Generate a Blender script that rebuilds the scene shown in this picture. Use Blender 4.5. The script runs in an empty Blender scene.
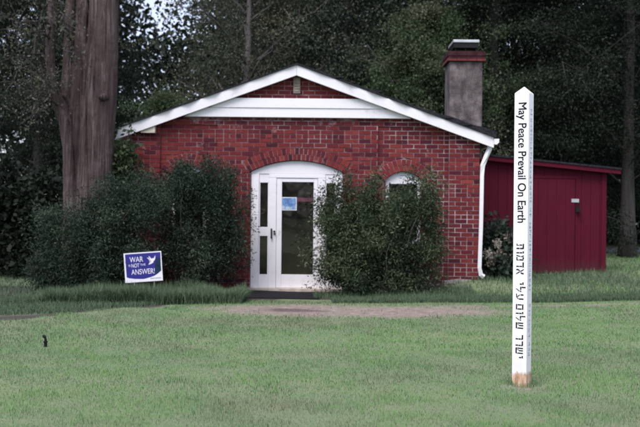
import bpy, bmesh, math, random
import numpy as np
from mathutils import Vector, Matrix, noise

R = math.radians
SC = bpy.context.scene
COL = SC.collection

# ------------------------------------------------------------------ camera
F = 888.9                      # focal length in photo pixels (640 wide)
CZ = 1.44                      # eye above the door sill
ROLL = R(0.57)
cam_d = bpy.data.cameras.new('camera')
cam_d.sensor_width = 36.0
cam_d.lens = 36.0 * F / 640.0
cam_d.clip_end = 3000
cam_d.dof.use_dof = True
cam_d.dof.focus_distance = 7.4
cam_d.dof.aperture_fstop = 3.0
cam = bpy.data.objects.new('camera', cam_d)
COL.objects.link(cam)
cam.location = (0, 0, CZ)
cam.rotation_euler = (R(90), -ROLL, 0)
SC.camera = cam

# ------------------------------------------------------------------ sky, sun, exposure
SUN_EL, SUN_AZ = R(58), R(205)          # azimuth from +Y, clockwise: behind the camera
w = bpy.data.worlds.new('World')
SC.world = w
w.use_nodes = True
wn = w.node_tree.nodes
bg = wn.get('Background') or wn.new('ShaderNodeBackground')
sky = wn.new('ShaderNodeTexSky')
sky.sky_type = 'NISHITA'
sky.sun_disc = False
sky.sun_elevation = SUN_EL
sky.sun_rotation = SUN_AZ
sky.air_density = 1.0
sky.dust_density = 1.3
sky.ozone_density = 1.5
veil = wn.new('ShaderNodeMix'); veil.data_type = 'RGBA'      # thin pale cloud over the clear sky
veil.inputs[0].default_value = 0.5
veil.inputs[7].default_value = (4.3, 4.05, 4.9, 1)
w.node_tree.links.new(sky.outputs[0], veil.inputs[6])
w.node_tree.links.new(veil.outputs[2], bg.inputs[0])
bg.inputs[1].default_value = 0.11
sun_d = bpy.data.lights.new('sun', 'SUN')
sun_d.energy = 1.6
sun_d.angle = R(35)
sun_d.color = (1.0, 0.92, 0.90)
sun = bpy.data.objects.new('sun', sun_d)
COL.objects.link(sun)
sdir = Vector((math.sin(SUN_AZ) * math.cos(SUN_EL), math.cos(SUN_AZ) * math.cos(SUN_EL), math.sin(SUN_EL)))
sun.rotation_euler = sdir.to_track_quat('Z', 'Y').to_euler()
sun.location = sdir * 60
SC.view_settings.view_transform = 'Standard'
SC.view_settings.look = 'None'
SC.view_settings.exposure = 1.3
SC.view_settings.gamma = 1.0
SC.view_settings.use_curve_mapping = False
SC.cycles.max_bounces = 6
SC.cycles.transparent_max_bounces = 8

# ------------------------------------------------------------------ helpers
CA, SA = math.cos(ROLL), math.sin(ROLL)
def W(px, py, d):
    """photo pixel at depth d -> world point (camera roll taken out)"""
    dx, dy = px - 320.0, 213.5 - py
    X = dx * CA - dy * SA
    Z = dx * SA + dy * CA
    return Vector((X / F * d, d, CZ + Z / F * d))

def tag(o, label=None, cat=None, group=None, kind=None):
    if label: o['label'] = label
    if cat: o['category'] = cat
    if group: o['group'] = group
    if kind: o['kind'] = kind
    return o

def empty(name, loc, rz=0.0):
    o = bpy.data.objects.new(name, None)
    o.empty_display_size = 0.2
    COL.objects.link(o)
    o.location = loc
    o.rotation_euler = (0, 0, rz)
    return o

def link(name, me, mat, parent=None):
    o = bpy.data.objects.new(name, me)
    if mat is not None and len(me.materials) == 0:
        me.materials.append(mat)
    COL.objects.link(o)
    if parent is not None:
        o.parent = parent
    return o

class MB:
    """collects shapes of ONE part"""
    def __init__(s):
        s.v = []; s.f = []; s.t = []; s.smooth = False
    def add(s, vs, fs, t=None):
        b = len(s.v)
        s.v += [tuple(v) for v in vs]
        s.f += [tuple(i + b for i in f) for f in fs]
        if t is not None:
            s.t += [t] * len(vs)
        return s
    def box(s, x0, x1, y0, y1, z0, z1, t=None):
        vs = [(x0,y0,z0),(x1,y0,z0),(x1,y1,z0),(x0,y1,z0),(x0,y0,z1),(x1,y0,z1),(x1,y1,z1),(x0,y1,z1)]
        fs = [(0,3,2,1),(4,5,6,7),(0,1,5,4),(1,2,6,5),(2,3,7,6),(3,0,4,7)]
        return s.add(vs, fs, t)
    def prism(s, pts, y0, y1, t=None):
        """polygon in (x,z), counter-clockwise seen from -Y, extruded y0..y1"""
        n = len(pts)
        vs = [(p[0], y0, p[1]) for p in pts] + [(p[0], y1, p[1]) for p in pts]
        fs = [tuple(range(n)), tuple(range(2*n-1, n-1, -1))]
        for i in range(n):
            j = (i + 1) % n
            fs.append((i, i + n, j + n, j))
        return s.add(vs, fs, t)
    def tube(s, pts, rad, n=8, cap=True):
        pts = [Vector(p) for p in pts]
        rings = []
        b = len(s.v)
        up = Vector((0.31, 0.22, 0.92)).normalized()
        for i, p in enumerate(pts):
            a = pts[max(0, i-1)]; c = pts[min(len(pts)-1, i+1)]
            d = (c - a).normalized()
            u = d.cross(up)
            if u.length < 1e-3: u = d.cross(Vector((1,0,0)))
            u.normalize(); q = d.cross(u).normalized()
            r = rad[i] if hasattr(rad, '__len__') else rad
            for k in range(n):
                an = 2*math.pi*k/n
                s.v.append(tuple(p + u*(r*math.cos(an)) + q*(r*math.sin(an))))
        for i in range(len(pts)-1):
            for k in range(n):
                k2 = (k+1) % n
                s.f.append((b+i*n+k, b+i*n+k2, b+(i+1)*n+k2, b+(i+1)*n+k))
        if cap:
            s.f.append(tuple(b+k for k in range(n-1,-1,-1)))
            e = b+(len(pts)-1)*n
            s.f.append(tuple(e+k for k in range(n)))
        return s
    def lathe(s, prof, c, n=16):
        """profile of (r,z) around a vertical axis through c"""
        b = len(s.v)
        for r, z in prof:
            for k in range(n):
                an = 2*math.pi*k/n
                s.v.append((c[0]+r*math.cos(an), c[1]+r*math.sin(an), c[2]+z))
        for i in range(len(prof)-1):
            for k in range(n):
                k2 = (k+1) % n
                s.f.append((b+i*n+k, b+i*n+k2, b+(i+1)*n+k2, b+(i+1)*n+k))
        s.f.append(tuple(b+k for k in range(n-1,-1,-1)))
        e = b+(len(prof)-1)*n
        s.f.append(tuple(e+k for k in range(n)))
        return s
    def mesh(s, name, smooth=False):
        me = bpy.data.meshes.new(name)
        me.from_pydata(s.v, [], s.f)
        if s.t and len(s.t) == len(s.v):
            a = me.attributes.new('tint', 'FLOAT', 'POINT')
            a.data.foreach_set('value', np.array(s.t, dtype=np.float32))
        if smooth:
            me.polygons.foreach_set('use_smooth', [True]*len(me.polygons))
        me.update()
        return me
    def build(s, name, mat, parent=None, smooth=False, bevel=0.0):
        o = link(name, s.mesh(name, smooth), mat, parent)
        if bevel:
            m = o.modifiers.new('bevel', 'BEVEL')
            m.width = bevel; m.segments = 2; m.limit_method = 'ANGLE'
        return o

# ------------------------------------------------------------------ materials
class NT:
    def __init__(s, name):
        s.m = bpy.data.materials.new(name)
        s.m.use_nodes = True
        s.n = s.m.node_tree.nodes; s.l = s.m.node_tree.links
        s.p = s.n.get('Principled BSDF')
        s.out = s.n.get('Material Output')
    def new(s, t, **kw):
        nd = s.n.new(t)
        for k, v in kw.items(): setattr(nd, k, v)
        return nd
    def coord(s, scale=(1,1,1)):
        tc = s.new('ShaderNodeTexCoord'); mp = s.new('ShaderNodeMapping')
        mp.inputs['Scale'].default_value = scale
        s.l.new(tc.outputs['Object'], mp.inputs['Vector'])
        return mp.outputs['Vector']
    def noise(s, vec, scale, detail=4, rough=0.6):
        nd = s.new('ShaderNodeTexNoise')
        nd.inputs['Scale'].default_value = scale
        nd.inputs['Detail'].default_value = detail
        nd.inputs['Roughness'].default_value = rough
        s.l.new(vec, nd.inputs['Vector'])
        return nd.outputs['Fac']
    def ramp(s, fac, stops):
        r = s.new('ShaderNodeValToRGB')
        e = r.color_ramp.elements
        while len(e) > 1: e.remove(e[0])
        e[0].position = stops[0][0]; e[0].color = (*stops[0][1], 1)
        for p, c in stops[1:]:
            x = e.new(p); x.color = (*c, 1)
        s.l.new(fac, r.inputs['Fac'])
        return r.outputs['Color']
    def mix(s, fac, a, b, mode='MIX'):
        m = s.new('ShaderNodeMix', data_type='RGBA', blend_type=mode)
        for sock, v in ((m.inputs[0], fac), (m.inputs[6], a), (m.inputs[7], b)):
            if isinstance(v, (int, float)): sock.default_value = v
            elif isinstance(v, tuple): sock.default_value = (*v, 1)
            else: s.l.new(v, sock)
        return m.outputs[2]
    def math(s, op, a, b=None):
        m = s.new('ShaderNodeMath', operation=op)
        for i, v in enumerate((a, b)):
            if v is None: continue
            if isinstance(v, (int, float)): m.inputs[i].default_value = v
            else: s.l.new(v, m.inputs[i])
        return m.outputs[0]
    def bump(s, h, dist=0.01, strength=0.6):
        b = s.new('ShaderNodeBump')
        b.inputs['Distance'].default_value = dist
        b.inputs['Strength'].default_value = strength
        s.l.new(h, b.inputs['Height'])
        s.l.new(b.outputs['Normal'], s.p.inputs['Normal'])
    def base(s, c):
        if isinstance(c, tuple): s.p.inputs['Base Color'].default_value = (*c, 1)
        else: s.l.new(c, s.p.inputs['Base Color'])
    def attr(s, name):
        a = s.new('ShaderNodeAttribute'); a.attribute_name = name
        return a.outputs['Fac']

def plain(name, col, rough=0.6, metal=0.0, var=0.12, scale=6.0):
    t = NT(name)
    if max(col) < 0.1: t.p.inputs['Specular IOR Level'].default_value = 0.15
    n = t.noise(t.coord(), scale)
    c = t.ramp(n, [(0.3, tuple(x*(1-var) for x in col)), (0.7, tuple(min(1, x*(1+var)) for x in col))])
    t.base(c); t.p.inputs['Roughness'].default_value = rough; t.p.inputs['Metallic'].default_value = metal
    return t.m

def paint_white(name='white_paint', col=(0.78,0.78,0.80), dirt=(0.50,0.48,0.45)):
    t = NT(name)
    v = t.coord()
    n = t.noise(v, 2.2, 6, 0.65)
    n2 = t.noise(v, 7.0, 6, 0.7)
    f = t.math('MULTIPLY', n, n2)
    c = t.ramp(f, [(0.10, dirt), (0.155, tuple(x*.94 for x in col)), (0.25, col)])
    t.base(c); t.p.inputs['Roughness'].default_value = 0.45
    t.bump(t.noise(v, 60, 3), 0.002, 0.3)
    return t.m

def leaf_mat(name, dark, mid, light, trans=0.25, rough=0.55, lift=0.0):
    t = NT(name)
    a = t.attr('tint')
    c = t.ramp(a, [(0.0, dark), (0.55, mid), (1.0, light)])
    t.base(c); t.p.inputs['Roughness'].default_value = rough
    t.p.inputs['Specular IOR Level'].default_value = 0.12
    tr = t.new('ShaderNodeBsdfTranslucent')
    t.l.new(c, tr.inputs['Color'])
    if lift:                   # thin blades take the light of the whole sward
        ge = t.new('ShaderNodeNewGeometry'); mv = t.new('ShaderNodeMix', data_type='VECTOR')
        mv.inputs[0].default_value = lift; mv.inputs[5].default_value = (0, 0, 1)
        t.l.new(ge.outputs['Normal'], mv.inputs[4]); t.l.new(mv.outputs[1], t.p.inputs['Normal'])
    mx = t.new('ShaderNodeMixShader'); mx.inputs[0].default_value = trans
    t.l.new(t.p.outputs[0], mx.inputs[1]); t.l.new(tr.outputs[0], mx.inputs[2])
    t.l.new(mx.outputs[0], t.out.inputs['Surface'])
    return t.m

def bark_mat(name, a, b, c, zs=0.12, scale=14, dist=0.03):
    t = NT(name)
    v = t.coord((1, 1, zs))
    n = t.noise(v, scale, 8, 0.7)
    n2 = t.noise(t.coord(), 2.0, 4)
    col = t.ramp(n, [(0.30, a), (0.5, b), (0.72, c)])
    col = t.mix(t.math('MULTIPLY', n2, 0.5), col, tuple(x*0.6 for x in b))
    t.base(col); t.p.inputs['Roughness'].default_value = 0.9
    t.bump(n, dist, 1.0)
    return t.m

def brick_mat():
    t = NT('painted_red_brick')
    a = t.attr('tint')
    v = t.coord()
    c = t.ramp(a, [(0.0, (0.05,0.012,0.018)), (0.2, (0.10,0.016,0.024)), (0.55, (0.180,0.028,0.027)),
                   (0.85, (0.220,0.040,0.033)), (1.0, (0.24,0.050,0.040))])
    g = t.noise(v, 1.1, 5)
    c = t.mix(t.ramp(g, [(0.40, (0,0,0)), (0.66, (0.65,)*3)]), c, (0.09,0.018,0.026))
    fine = t.noise(v, 45, 5, 0.7)
    c = t.mix(t.ramp(fine, [(0.35, (0.35,)*3), (0.6, (0,0,0))]), c, (0.06,0.014,0.02))
    sp = t.new('ShaderNodeSeparateXYZ'); t.l.new(v, sp.inputs[0])
    mr = t.new('ShaderNodeMapRange'); t.l.new(sp.outputs['Z'], mr.inputs['Value'])
    for i_, v_ in ((1, 3.02), (2, 3.20), (3, 0.0), (4, 0.11)): mr.inputs[i_].default_value = v_
    pale = t.math('ADD', t.noise(v, 3.2, 7, 0.75), t.math('MULTIPLY', mr.outputs[0], t.math('LESS_THAN', sp.outputs['Z'], 3.26)))
    c = t.mix(t.ramp(pale, [(0.60, (0,0,0)), (0.70, (0.5,)*3)]), c, (0.46,0.36,0.37))
    t.base(c); t.p.inputs['Roughness'].default_value = 0.8; t.p.inputs['Specular IOR Level'].default_value = 0.15
    t.bump(fine, 0.006, 0.8)
    return t.m

def mortar_mat():
    t = NT('old_mortar')
    v = t.coord()
    n = t.noise(v, 1.1, 6, 0.7)
    n2 = t.noise(v, 9, 4)
    tc = t.new('ShaderNodeTexCoord'); sp = t.new('ShaderNodeSeparateXYZ'); t.l.new(tc.outputs['Object'], sp.inputs[0])
    mr = t.new('ShaderNodeMapRange'); t.l.new(sp.outputs['X'], mr.inputs['Value'])
    for i_, v_ in ((1, 0.2), (2, 2.2), (3, -0.035), (4, 0.06)): mr.inputs[i_].default_value = v_
    n = t.math('ADD', n, mr.outputs[0])      # the right end of the wall was repointed in paler mortar
    c = t.ramp(n, [(0.34, (0.14,0.050,0.055)), (0.46, (0.23,0.125,0.13)), (0.56, (0.40,0.31,0.32)), (0.66, (0.56,0.48,0.48))])
    c = t.mix(t.ramp(n2, [(0.36, (0.55,)*3), (0.55, (0,0,0))]), c, (0.17,0.07,0.075))
    t.base(c); t.p.inputs['Roughness'].default_value = 0.95
    t.bump(t.noise(v, 70, 3), 0.004, 0.8)
    return t.m

def brick_side_mat():
    t = NT('side_brick')
    tc = t.new('ShaderNodeTexCoord'); sp = t.new('ShaderNodeSeparateXYZ'); cb = t.new('ShaderNodeCombineXYZ')
    t.l.new(tc.outputs['Object'], sp.inputs[0])
    xy = t.math('ADD', sp.outputs['X'], sp.outputs['Y'])
    t.l.new(xy, cb.inputs['X']); t.l.new(sp.outputs['Z'], cb.inputs['Y'])
    b = t.new('ShaderNodeTexBrick')
    b.inputs['Scale'].default_value = 1.0
    b.inputs['Brick Width'].default_value = 0.23; b.inputs['Row Height'].default_value = 0.082
    b.inputs['Mortar Size'].default_value = 0.006
    b.inputs['Color1'].default_value = (0.22,0.036,0.042,1); b.inputs['Color2'].default_value = (0.13,0.026,0.034,1)
    b.inputs['Mortar'].default_value = (0.2,0.11,0.11,1)
    t.l.new(cb.outputs[0], b.inputs['Vector'])
    t.base(b.outputs['Color']); t.p.inputs['Roughness'].default_value = 0.85
    return t.m

M = {}
M['white'] = paint_white()
M['brick'] = brick_mat()
M['mortar'] = mortar_mat()
M['side_brick'] = brick_side_mat()
M['black'] = plain('black_metal', (0.015,0.015,0.017), 0.4)
M['black_text'] = plain('black_lettering', (0.012,0.012,0.014), 0.5)
M['steel'] = plain('galvanised', (0.55,0.56,0.58), 0.4, 0.6)
M['shingle'] = None
M['interior'] = plain('interior_plaster', (0.30,0.25,0.19), 0.9)
M['tan'] = plain('weathered_tan_board', (0.50,0.45,0.38), 0.8, var=0.25)

def shingle_mat():
    t = NT('asphalt_shingle')
    v = t.coord()
    n = t.noise(v, 30, 5, 0.7); n2 = t.noise(v, 2, 4)
    c = t.ramp(n, [(0.35, (0.008,0.008,0.011)), (0.65, (0.032,0.032,0.040))])
    c = t.mix(t.ramp(n2, [(0.5, (0,0,0)), (0.75, (0.6,)*3)]), c, (0.028,0.032,0.024))
    t.base(c); t.p.inputs['Specular IOR Level'].default_value = 0.2; t.p.inputs['Roughness'].default_value = 0.95
    t.bump(n, 0.012, 1.0)
    return t.m
M['shingle'] = shingle_mat()

def glass_mat():
    t = NT('window_glass')
    t.base((0.75,0.78,0.76))
    t.p.inputs['Transmission Weight'].default_value = 1.0
    t.p.inputs['Roughness'].default_value = 0.03
    t.p.inputs['IOR'].default_value = 1.45
    t.bump(t.noise(t.coord(), 3.0, 2), 0.004, 0.25)
    return t.m
M['glass'] = glass_mat()

def stucco_mat():
    t = NT('chimney_stucco')
    v = t.coord()
    n = t.noise(v, 3.4, 7, 0.7); n2 = t.noise(t.coord((1,1,0.35)), 5, 6, 0.7)
    c = t.ramp(n, [(0.36, (0.055,0.046,0.046)), (0.52, (0.14,0.120,0.118)), (0.7, (0.22,0.19,0.185))])
    c = t.mix(t.ramp(n2, [(0.46, (0,0,0)), (0.60, (0.9,)*3)]), c, (0.045,0.04,0.045))
    t.base(c); t.p.inputs['Roughness'].default_value = 0.95
    t.bump(t.noise(v, 40, 5), 0.015, 0.9)
    return t.m
M['stucco'] = stucco_mat()

def shed_mat():
    t = NT('dark_red_siding')
    n = t.noise(t.coord((1,1,0.15)), 9, 6, 0.7)
    n2 = t.noise(t.coord(), 1.2, 4)
    c = t.ramp(n, [(0.3, (0.068,0.0035,0.014)), (0.7, (0.095,0.005,0.019))])
    c = t.mix(t.math('MULTIPLY', n2, 0.35), c, (0.055,0.004,0.013))
    sp_ = t.new('ShaderNodeSeparateXYZ'); t.l.new(t.coord(), sp_.inputs[0])
    hz_ = t.math('ADD', sp_.outputs['Z'], t.math('MULTIPLY', t.noise(t.coord((1,1,0.5)), 7, 5, 0.7), 0.55))
    c = t.mix(t.ramp(hz_, [(0.30, (0.55,)*3), (0.62, (0,0,0))]), c, (0.055,0.030,0.030))
    t.base(c); t.p.inputs['Specular IOR Level'].default_value = 0.15; t.p.inputs['Roughness'].default_value = 0.7
    t.bump(n, 0.004, 0.6)
    return t.m
M['shed'] = shed_mat()

# ------------------------------------------------------------------ terrain
# columns of ground profiles: world X -> list of (depth, height relative to the eye)
PROF = [
    (-9.0, [(-80,-1.3),(2,-1.3),(5.6,-1.33),(8.0,-1.31),(9.4,-1.30),(10.1,-1.43),(11,-1.44),(14,-1.46),(16.5,-1.45),(20,-1.40),(30,-1.35),(60,-1.2)]),
    (-3.8, [(-80,-1.3),(2,-1.3),(5.6,-1.33),(9.0,-1.325),(10.6,-1.300),(11.2,-1.45),(12,-1.432),(14,-1.46),(16.5,-1.45),(20,-1.42),(30,-1.35),(60,-1.2)]),
    (-2.55,[(-80,-1.3),(2,-1.3),(5.6,-1.335),(10.5,-1.355),(12.4,-1.340),(12.9,-1.43),(13.4,-1.43),(14,-1.45),(16.5,-1.445),(20,-1.43),(30,-1.35),(60,-1.2)]),
    (-1.4, [(-80,-1.3),(2,-1.3),(5.6,-1.34),(10.5,-1.385),(12.5,-1.405),(13.2,-1.41),(13.7,-1.42),(14.6,-1.45),(16.5,-1.445),(20,-1.44),(30,-1.35),(60,-1.2)]),
    (0.0,  [(-80,-1.3),(2,-1.3),(5.6,-1.34),(9.0,-1.38),(12.0,-1.42),(13.0,-1.42),(13.8,-1.42),(15,-1.455),(16.5,-1.45),(20,-1.44),(30,-1.35),(60,-1.2)]),
    (2.0,  [(-80,-1.3),(2,-1.3),(5.6,-1.34),(8.5,-1.375),(12.0,-1.42),(13.6,-1.415),(14.4,-1.41),(15.3,-1.40),(16.5,-1.30),(19,-1.34),(30,-1.22),(60,-1.1)]),
    (2.9,  [(-80,-1.3),(2,-1.3),(5.6,-1.34),(8.5,-1.37),(12.0,-1.41),(13.8,-1.41),(14.5,-1.40),(15.3,-1.38),(16.4,-1.20),(19,-1.30),(30,-1.18),(60,-1.1)]),
    (4.2,  [(-80,-1.3),(2,-1.3),(5.6,-1.34),(8.5,-1.37),(12.0,-1.40),(13.8,-1.40),(14.6,-1.39),(15.3,-1.37),(16.6,-1.30),(19,-1.27),(27,-1.18),(60,-1.1)]),
    (6.0,  [(-80,-1.3),(2,-1.3),(5.6,-1.34),(8.5,-1.37),(12.0,-1.38),(13.8,-1.37),(14.6,-1.36),(15.3,-1.34),(16.6,-1.28),(19,-1.21),(26,-1.18),(60,-1.1)]),
    (12.0, [(-80,-1.3),(2,-1.3),(5.6,-1.33),(8.5,-1.34),(12.0,-1.34),(13.8,-1.33),(14.6,-1.32),(15.3,-1.30),(16.6,-1.24),(19,-1.18),(26,-1.14),(60,-1.1)]),
]
_PX = np.array([p[0] for p in PROF]); _PD = np.array([[q[0] for q in p[1]] for p in PROF]); _PZ = np.array([[q[1] for q in p[1]] for p in PROF])
def ground_np(X, D):
    X = np.asarray(X, float); D = np.asarray(D, float)
    xc = np.clip(X, _PX[0], _PX[-1])
    i = np.clip(np.searchsorted(_PX, xc, side='right') - 1, 0, len(_PX) - 2)
    t = (xc - _PX[i]) / (_PX[i+1] - _PX[i])
    t = t*t*(3-2*t)
    pd = _PD[i]*(1-t)[:, None] + _PD[i+1]*t[:, None]
    pz = _PZ[i]*(1-t)[:, None] + _PZ[i+1]*t[:, None]
    dc = np.clip(D, pd[:, 0], pd[:, -1] - 1e-6)
    j = np.clip((dc[:, None] >= pd).sum(1) - 1, 0, pd.shape[1] - 2)
    r = np.arange(len(dc))
    u = (dc - pd[r, j]) / (pd[r, j+1] - pd[r, j])
    z = pz[r, j]*(1-u) + pz[r, j+1]*u
    bumps = 0.006*np.sin(X*2.1+D*0.7)+0.005*np.sin(X*0.9-D*1.7+1)+0.003*np.sin(X*4.3+D*3.1)
    return CZ + z + bumps
def gz(x, d): return float(ground_np([x], [d])[0])

def hash_noise(X, Y, s, seed=0.0):
    """cheap smooth value noise on arrays"""
    X = np.asarray(X)*s + seed*17.3; Y = np.asarray(Y)*s + seed*5.1
    xi = np.floor(X); yi = np.floor(Y); fx = X-xi; fy = Y-yi
    fx = fx*fx*(3-2*fx); fy = fy*fy*(3-2*fy)
    def h(a, b):
        v = np.sin(a*127.1+b*311.7)*43758.5453
        return v-np.floor(v)
    return (h(xi,yi)*(1-fx)+h(xi+1,yi)*fx)*(1-fy)+(h(xi,yi+1)*(1-fx)+h(xi+1,yi+1)*fx)*fy

def patch_mask(X, D):
    """above 0 inside the bare earth: a patch before the door, a faint trace running right, the foot of the pole"""
    X = np.asarray(X, float); D = np.asarray(D, float)
    n = hash_noise(X, D, 1.3, 1)*0.45 + hash_noise(X, D, 4.0, 2)*0.35 + hash_noise(X, D, 11.0, 6)*0.20 - 0.5
    e1 = 1 - ((X-0.55)/2.25)**2 - ((D-13.0)/0.86)**2
    cl = 13.55 + 0.13*(X-2.0)
    e2 = np.where((X > 1.2) & (X < 2.6), 0.5 - 0.5*((D-cl)/0.33)**2, -3.0)
    cl2 = 13.75 + 0.10*np.clip(X-2.4, 0, 5)
    e3 = np.where(X > 2.2, 0.16 - ((D-cl2)/0.17)**2*0.5, -3.0)
    e4 = 0.8 - 0.8*((X-1.61)/0.16)**2 - 0.8*((D-7.06)/0.20)**2
    return np.maximum(np.maximum(e1, e2), np.maximum(e3, e4)) + n*1.2
def tuft_mask(X, D):
    X = np.asarray(X, float); D = np.asarray(D, float)
    return 1 - ((X+0.38)/0.48)**2 - ((D-12.95)/0.22)**2 + (hash_noise(X, D, 5.0, 3)-0.5)*0.7

xs = np.concatenate([np.array([-900,-400,-200,-120,-70,-45,-30,-20,-15,-12]), np.arange(-10, 10.01, 0.14), np.array([12,15,20,30,45,70,120,200,400,900])])
ds = np.concatenate([np.array([-500,-200,-80,-30,-10,0,2]), np.arange(3, 9, 0.25), np.arange(9, 17.5, 0.10), np.arange(17.5, 32, 0.4), np.array([34,37,41,46,53,62,80,120,200,400,900,1800])])
GX, GD = np.meshgrid(xs, ds)
gzv = ground_np(GX.ravel(), GD.ravel())
gv = np.stack([GX.ravel(), GD.ravel(), gzv], 1)
nx, nd = len(xs), len(ds)
gf = [(j*nx+i, j*nx+i+1, (j+1)*nx+i+1, (j+1)*nx+i) for j in range(nd-1) for i in range(nx-1)]
gm = bpy.data.meshes.new('lawn'); gm.from_pydata(gv.tolist(), [], gf)
gm.polygons.foreach_set('use_smooth', [True]*len(gf))
dirt = np.clip(patch_mask(GX.ravel(), GD.ravel())*1.1+0.35, 0, 1)
gm.attributes.new('dirt', 'FLOAT', 'POINT').data.foreach_set('value', dirt.astype(np.float32))
tf = np.clip(tuft_mask(GX.ravel(), GD.ravel())*2+0.2, 0, 1)
gm.attributes.new('mulch', 'FLOAT', 'POINT').data.foreach_set('value', tf.astype(np.float32))
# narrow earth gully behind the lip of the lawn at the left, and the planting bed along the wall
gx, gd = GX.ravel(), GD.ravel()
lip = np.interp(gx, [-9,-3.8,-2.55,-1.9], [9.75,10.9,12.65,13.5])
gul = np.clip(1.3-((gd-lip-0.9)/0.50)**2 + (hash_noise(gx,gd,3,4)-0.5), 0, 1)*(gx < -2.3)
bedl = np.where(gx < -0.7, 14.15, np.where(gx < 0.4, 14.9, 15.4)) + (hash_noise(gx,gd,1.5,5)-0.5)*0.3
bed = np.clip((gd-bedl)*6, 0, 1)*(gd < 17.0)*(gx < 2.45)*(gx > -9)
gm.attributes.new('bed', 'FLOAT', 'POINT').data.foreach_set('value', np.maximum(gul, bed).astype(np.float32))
gm.update()

def lawn_mat():
    t = NT('lawn_ground')
    v = t.coord()
    n = t.noise(v, 0.55, 5, 0.6); n2 = t.noise(v, 6, 5, 0.7); n3 = t.noise(v, 60, 4, 0.7)
    c = t.ramp(n, [(0.35, (0.11,0.165,0.080)), (0.65, (0.155,0.19,0.10))])
    c = t.mix(t.ramp(n2, [(0.45, (0,0,0)), (0.75, (0.6,)*3)]), c, (0.19,0.165,0.12))
    c = t.mix(t.ramp(n3, [(0.3, (0.3,)*3), (0.5, (0,0,0))]), c, (0.07,0.08,0.05))
    soil = t.ramp(t.noise(v, 7, 7, 0.75), [(0.3, (0.11,0.088,0.070)), (0.55, (0.22,0.180,0.150)), (0.75, (0.36,0.305,0.265))])
    c = t.mix(t.attr('dirt'), c, soil)
    mul = t.ramp(t.noise(v, 26, 6, 0.75), [(0.35, (0.035,0.025,0.027)), (0.65, (0.15,0.095,0.095))])
    c = t.mix(t.attr('mulch'), c, mul)
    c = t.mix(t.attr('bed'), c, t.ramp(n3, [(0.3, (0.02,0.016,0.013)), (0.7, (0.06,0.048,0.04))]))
    t.base(c); t.p.inputs['Roughness'].default_value = 0.95
    t.bump(t.noise(v, 30, 4, 0.6), 0.012, 0.5)
    return t.m
lawn = link('ground', gm, lawn_mat())
tag(lawn, 'mown lawn rising gently to the brick house', 'lawn', kind='structure')

# driveway glimpsed past the shed
def sheet(name, x0, x1, d0, d1, mat, lift, nx=40, nd=8, edge=0.0):
    vs, fs = [], []
    for j in range(nd+1):
        for i in range(nx+1):
            x = x0+(x1-x0)*i/nx; d = d0+(d1-d0)*j/nd
            if j == 0: d += (hash_noise([x],[d],1.5,7)[0]-0.5)*edge
            if i == 0 or i == nx: x += (hash_noise([x],[d],1.5,8)[0]-0.5)*edge
            vs.append((x, d, gz(x, d)+lift))
    for j in range(nd):
        for i in range(nx):
            a = j*(nx+1)+i
            fs.append((a, a+1, a+nx+2, a+nx+1))
    me = bpy.data.meshes.new(name); me.from_pydata(vs, [], fs); me.update()
    o = link(name, me, mat); return o
M['asphalt'] = plain('worn_asphalt', (0.20,0.20,0.23), 0.9, var=0.2, scale=5)
M['pad'] = plain('dark_pad', (0.010,0.010,0.012), 0.95, var=0.35, scale=25)
tag(sheet('driveway', 6, 40, 28.2, 31.0, M['asphalt'], 0.02, 60, 6), 'grey driveway past the red shed', 'driveway', kind='structure')
tag(sheet('path', -1.42, -0.02, 15.05, 16.44, M['pad'], 0.012, 24, 24, 0.10), 'dark paved pad at the front door', 'path', kind='structure')

# ------------------------------------------------------------------ leaves and grass
def quads(name, P, U, V, tint, mat, parent=None):
    """diamond leaves: P base points, U length vectors, V half width vectors"""
    n = len(P)
    co = np.empty((n, 4, 3), np.float32)
    co[:, 0] = P; co[:, 1] = P+U*0.45+V; co[:, 2] = P+U; co[:, 3] = P+U*0.45-V
    me = bpy.data.meshes.new(name)
    me.vertices.add(n*4); me.loops.add(n*4); me.polygons.add(n)
    me.vertices.foreach_set('co', co.ravel())
    me.loops.foreach_set('vertex_index', np.arange(n*4, dtype=np.int32))
    me.polygons.foreach_set('loop_start', np.arange(0, n*4, 4, dtype=np.int32))
    me.attributes.new('tint', 'FLOAT', 'POINT').data.foreach_set('value', np.repeat(np.asarray(tint, np.float32), 4))
    me.update(calc_edges=True)
    return link(name, me, mat, parent)

def rnd_dirs(rng, n):
    v = rng.normal(size=(n, 3)); return v/np.linalg.norm(v, axis=1, keepdims=True)

def leaf_cloud(name, C, per, sig, L, wid, mat, rng, parent=None, droop=0.0, up=0.0, ctint=None, flat=1.0):
    """leaves scattered about cluster centres C"""
    C = np.asarray(C, float)
    idx = np.repeat(np.arange(len(C)), per)
    n = len(idx)
    sg = np.asarray(sig if hasattr(sig, '__len__') else [sig]*len(C))[idx][:, None]
    off = rng.normal(size=(n, 3))*sg
    off[:, 2] *= flat
    P = C[idx]+off
    d = rnd_dirs(rng, n) + off/np.maximum(np.linalg.norm(off, axis=1, keepdims=True), 1e-6)*0.5
    d[:, 2] += up-droop
    d /= np.linalg.norm(d, axis=1, keepdims=True)
    ln = L*rng.uniform(0.6, 1.35, n)[:, None]
    s = np.cross(d, rnd_dirs(rng, n)); s /= np.maximum(np.linalg.norm(s, axis=1, keepdims=True), 1e-6)
    ct = rng.uniform(0, 1, len(C)) if ctint is None else ctint
    t = np.clip(ct[idx]*0.8+rng.uniform(0, 0.4, n)-0.1, 0, 1)
    return quads(name, P, d*ln, s*ln*wid, t, mat, parent)

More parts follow.
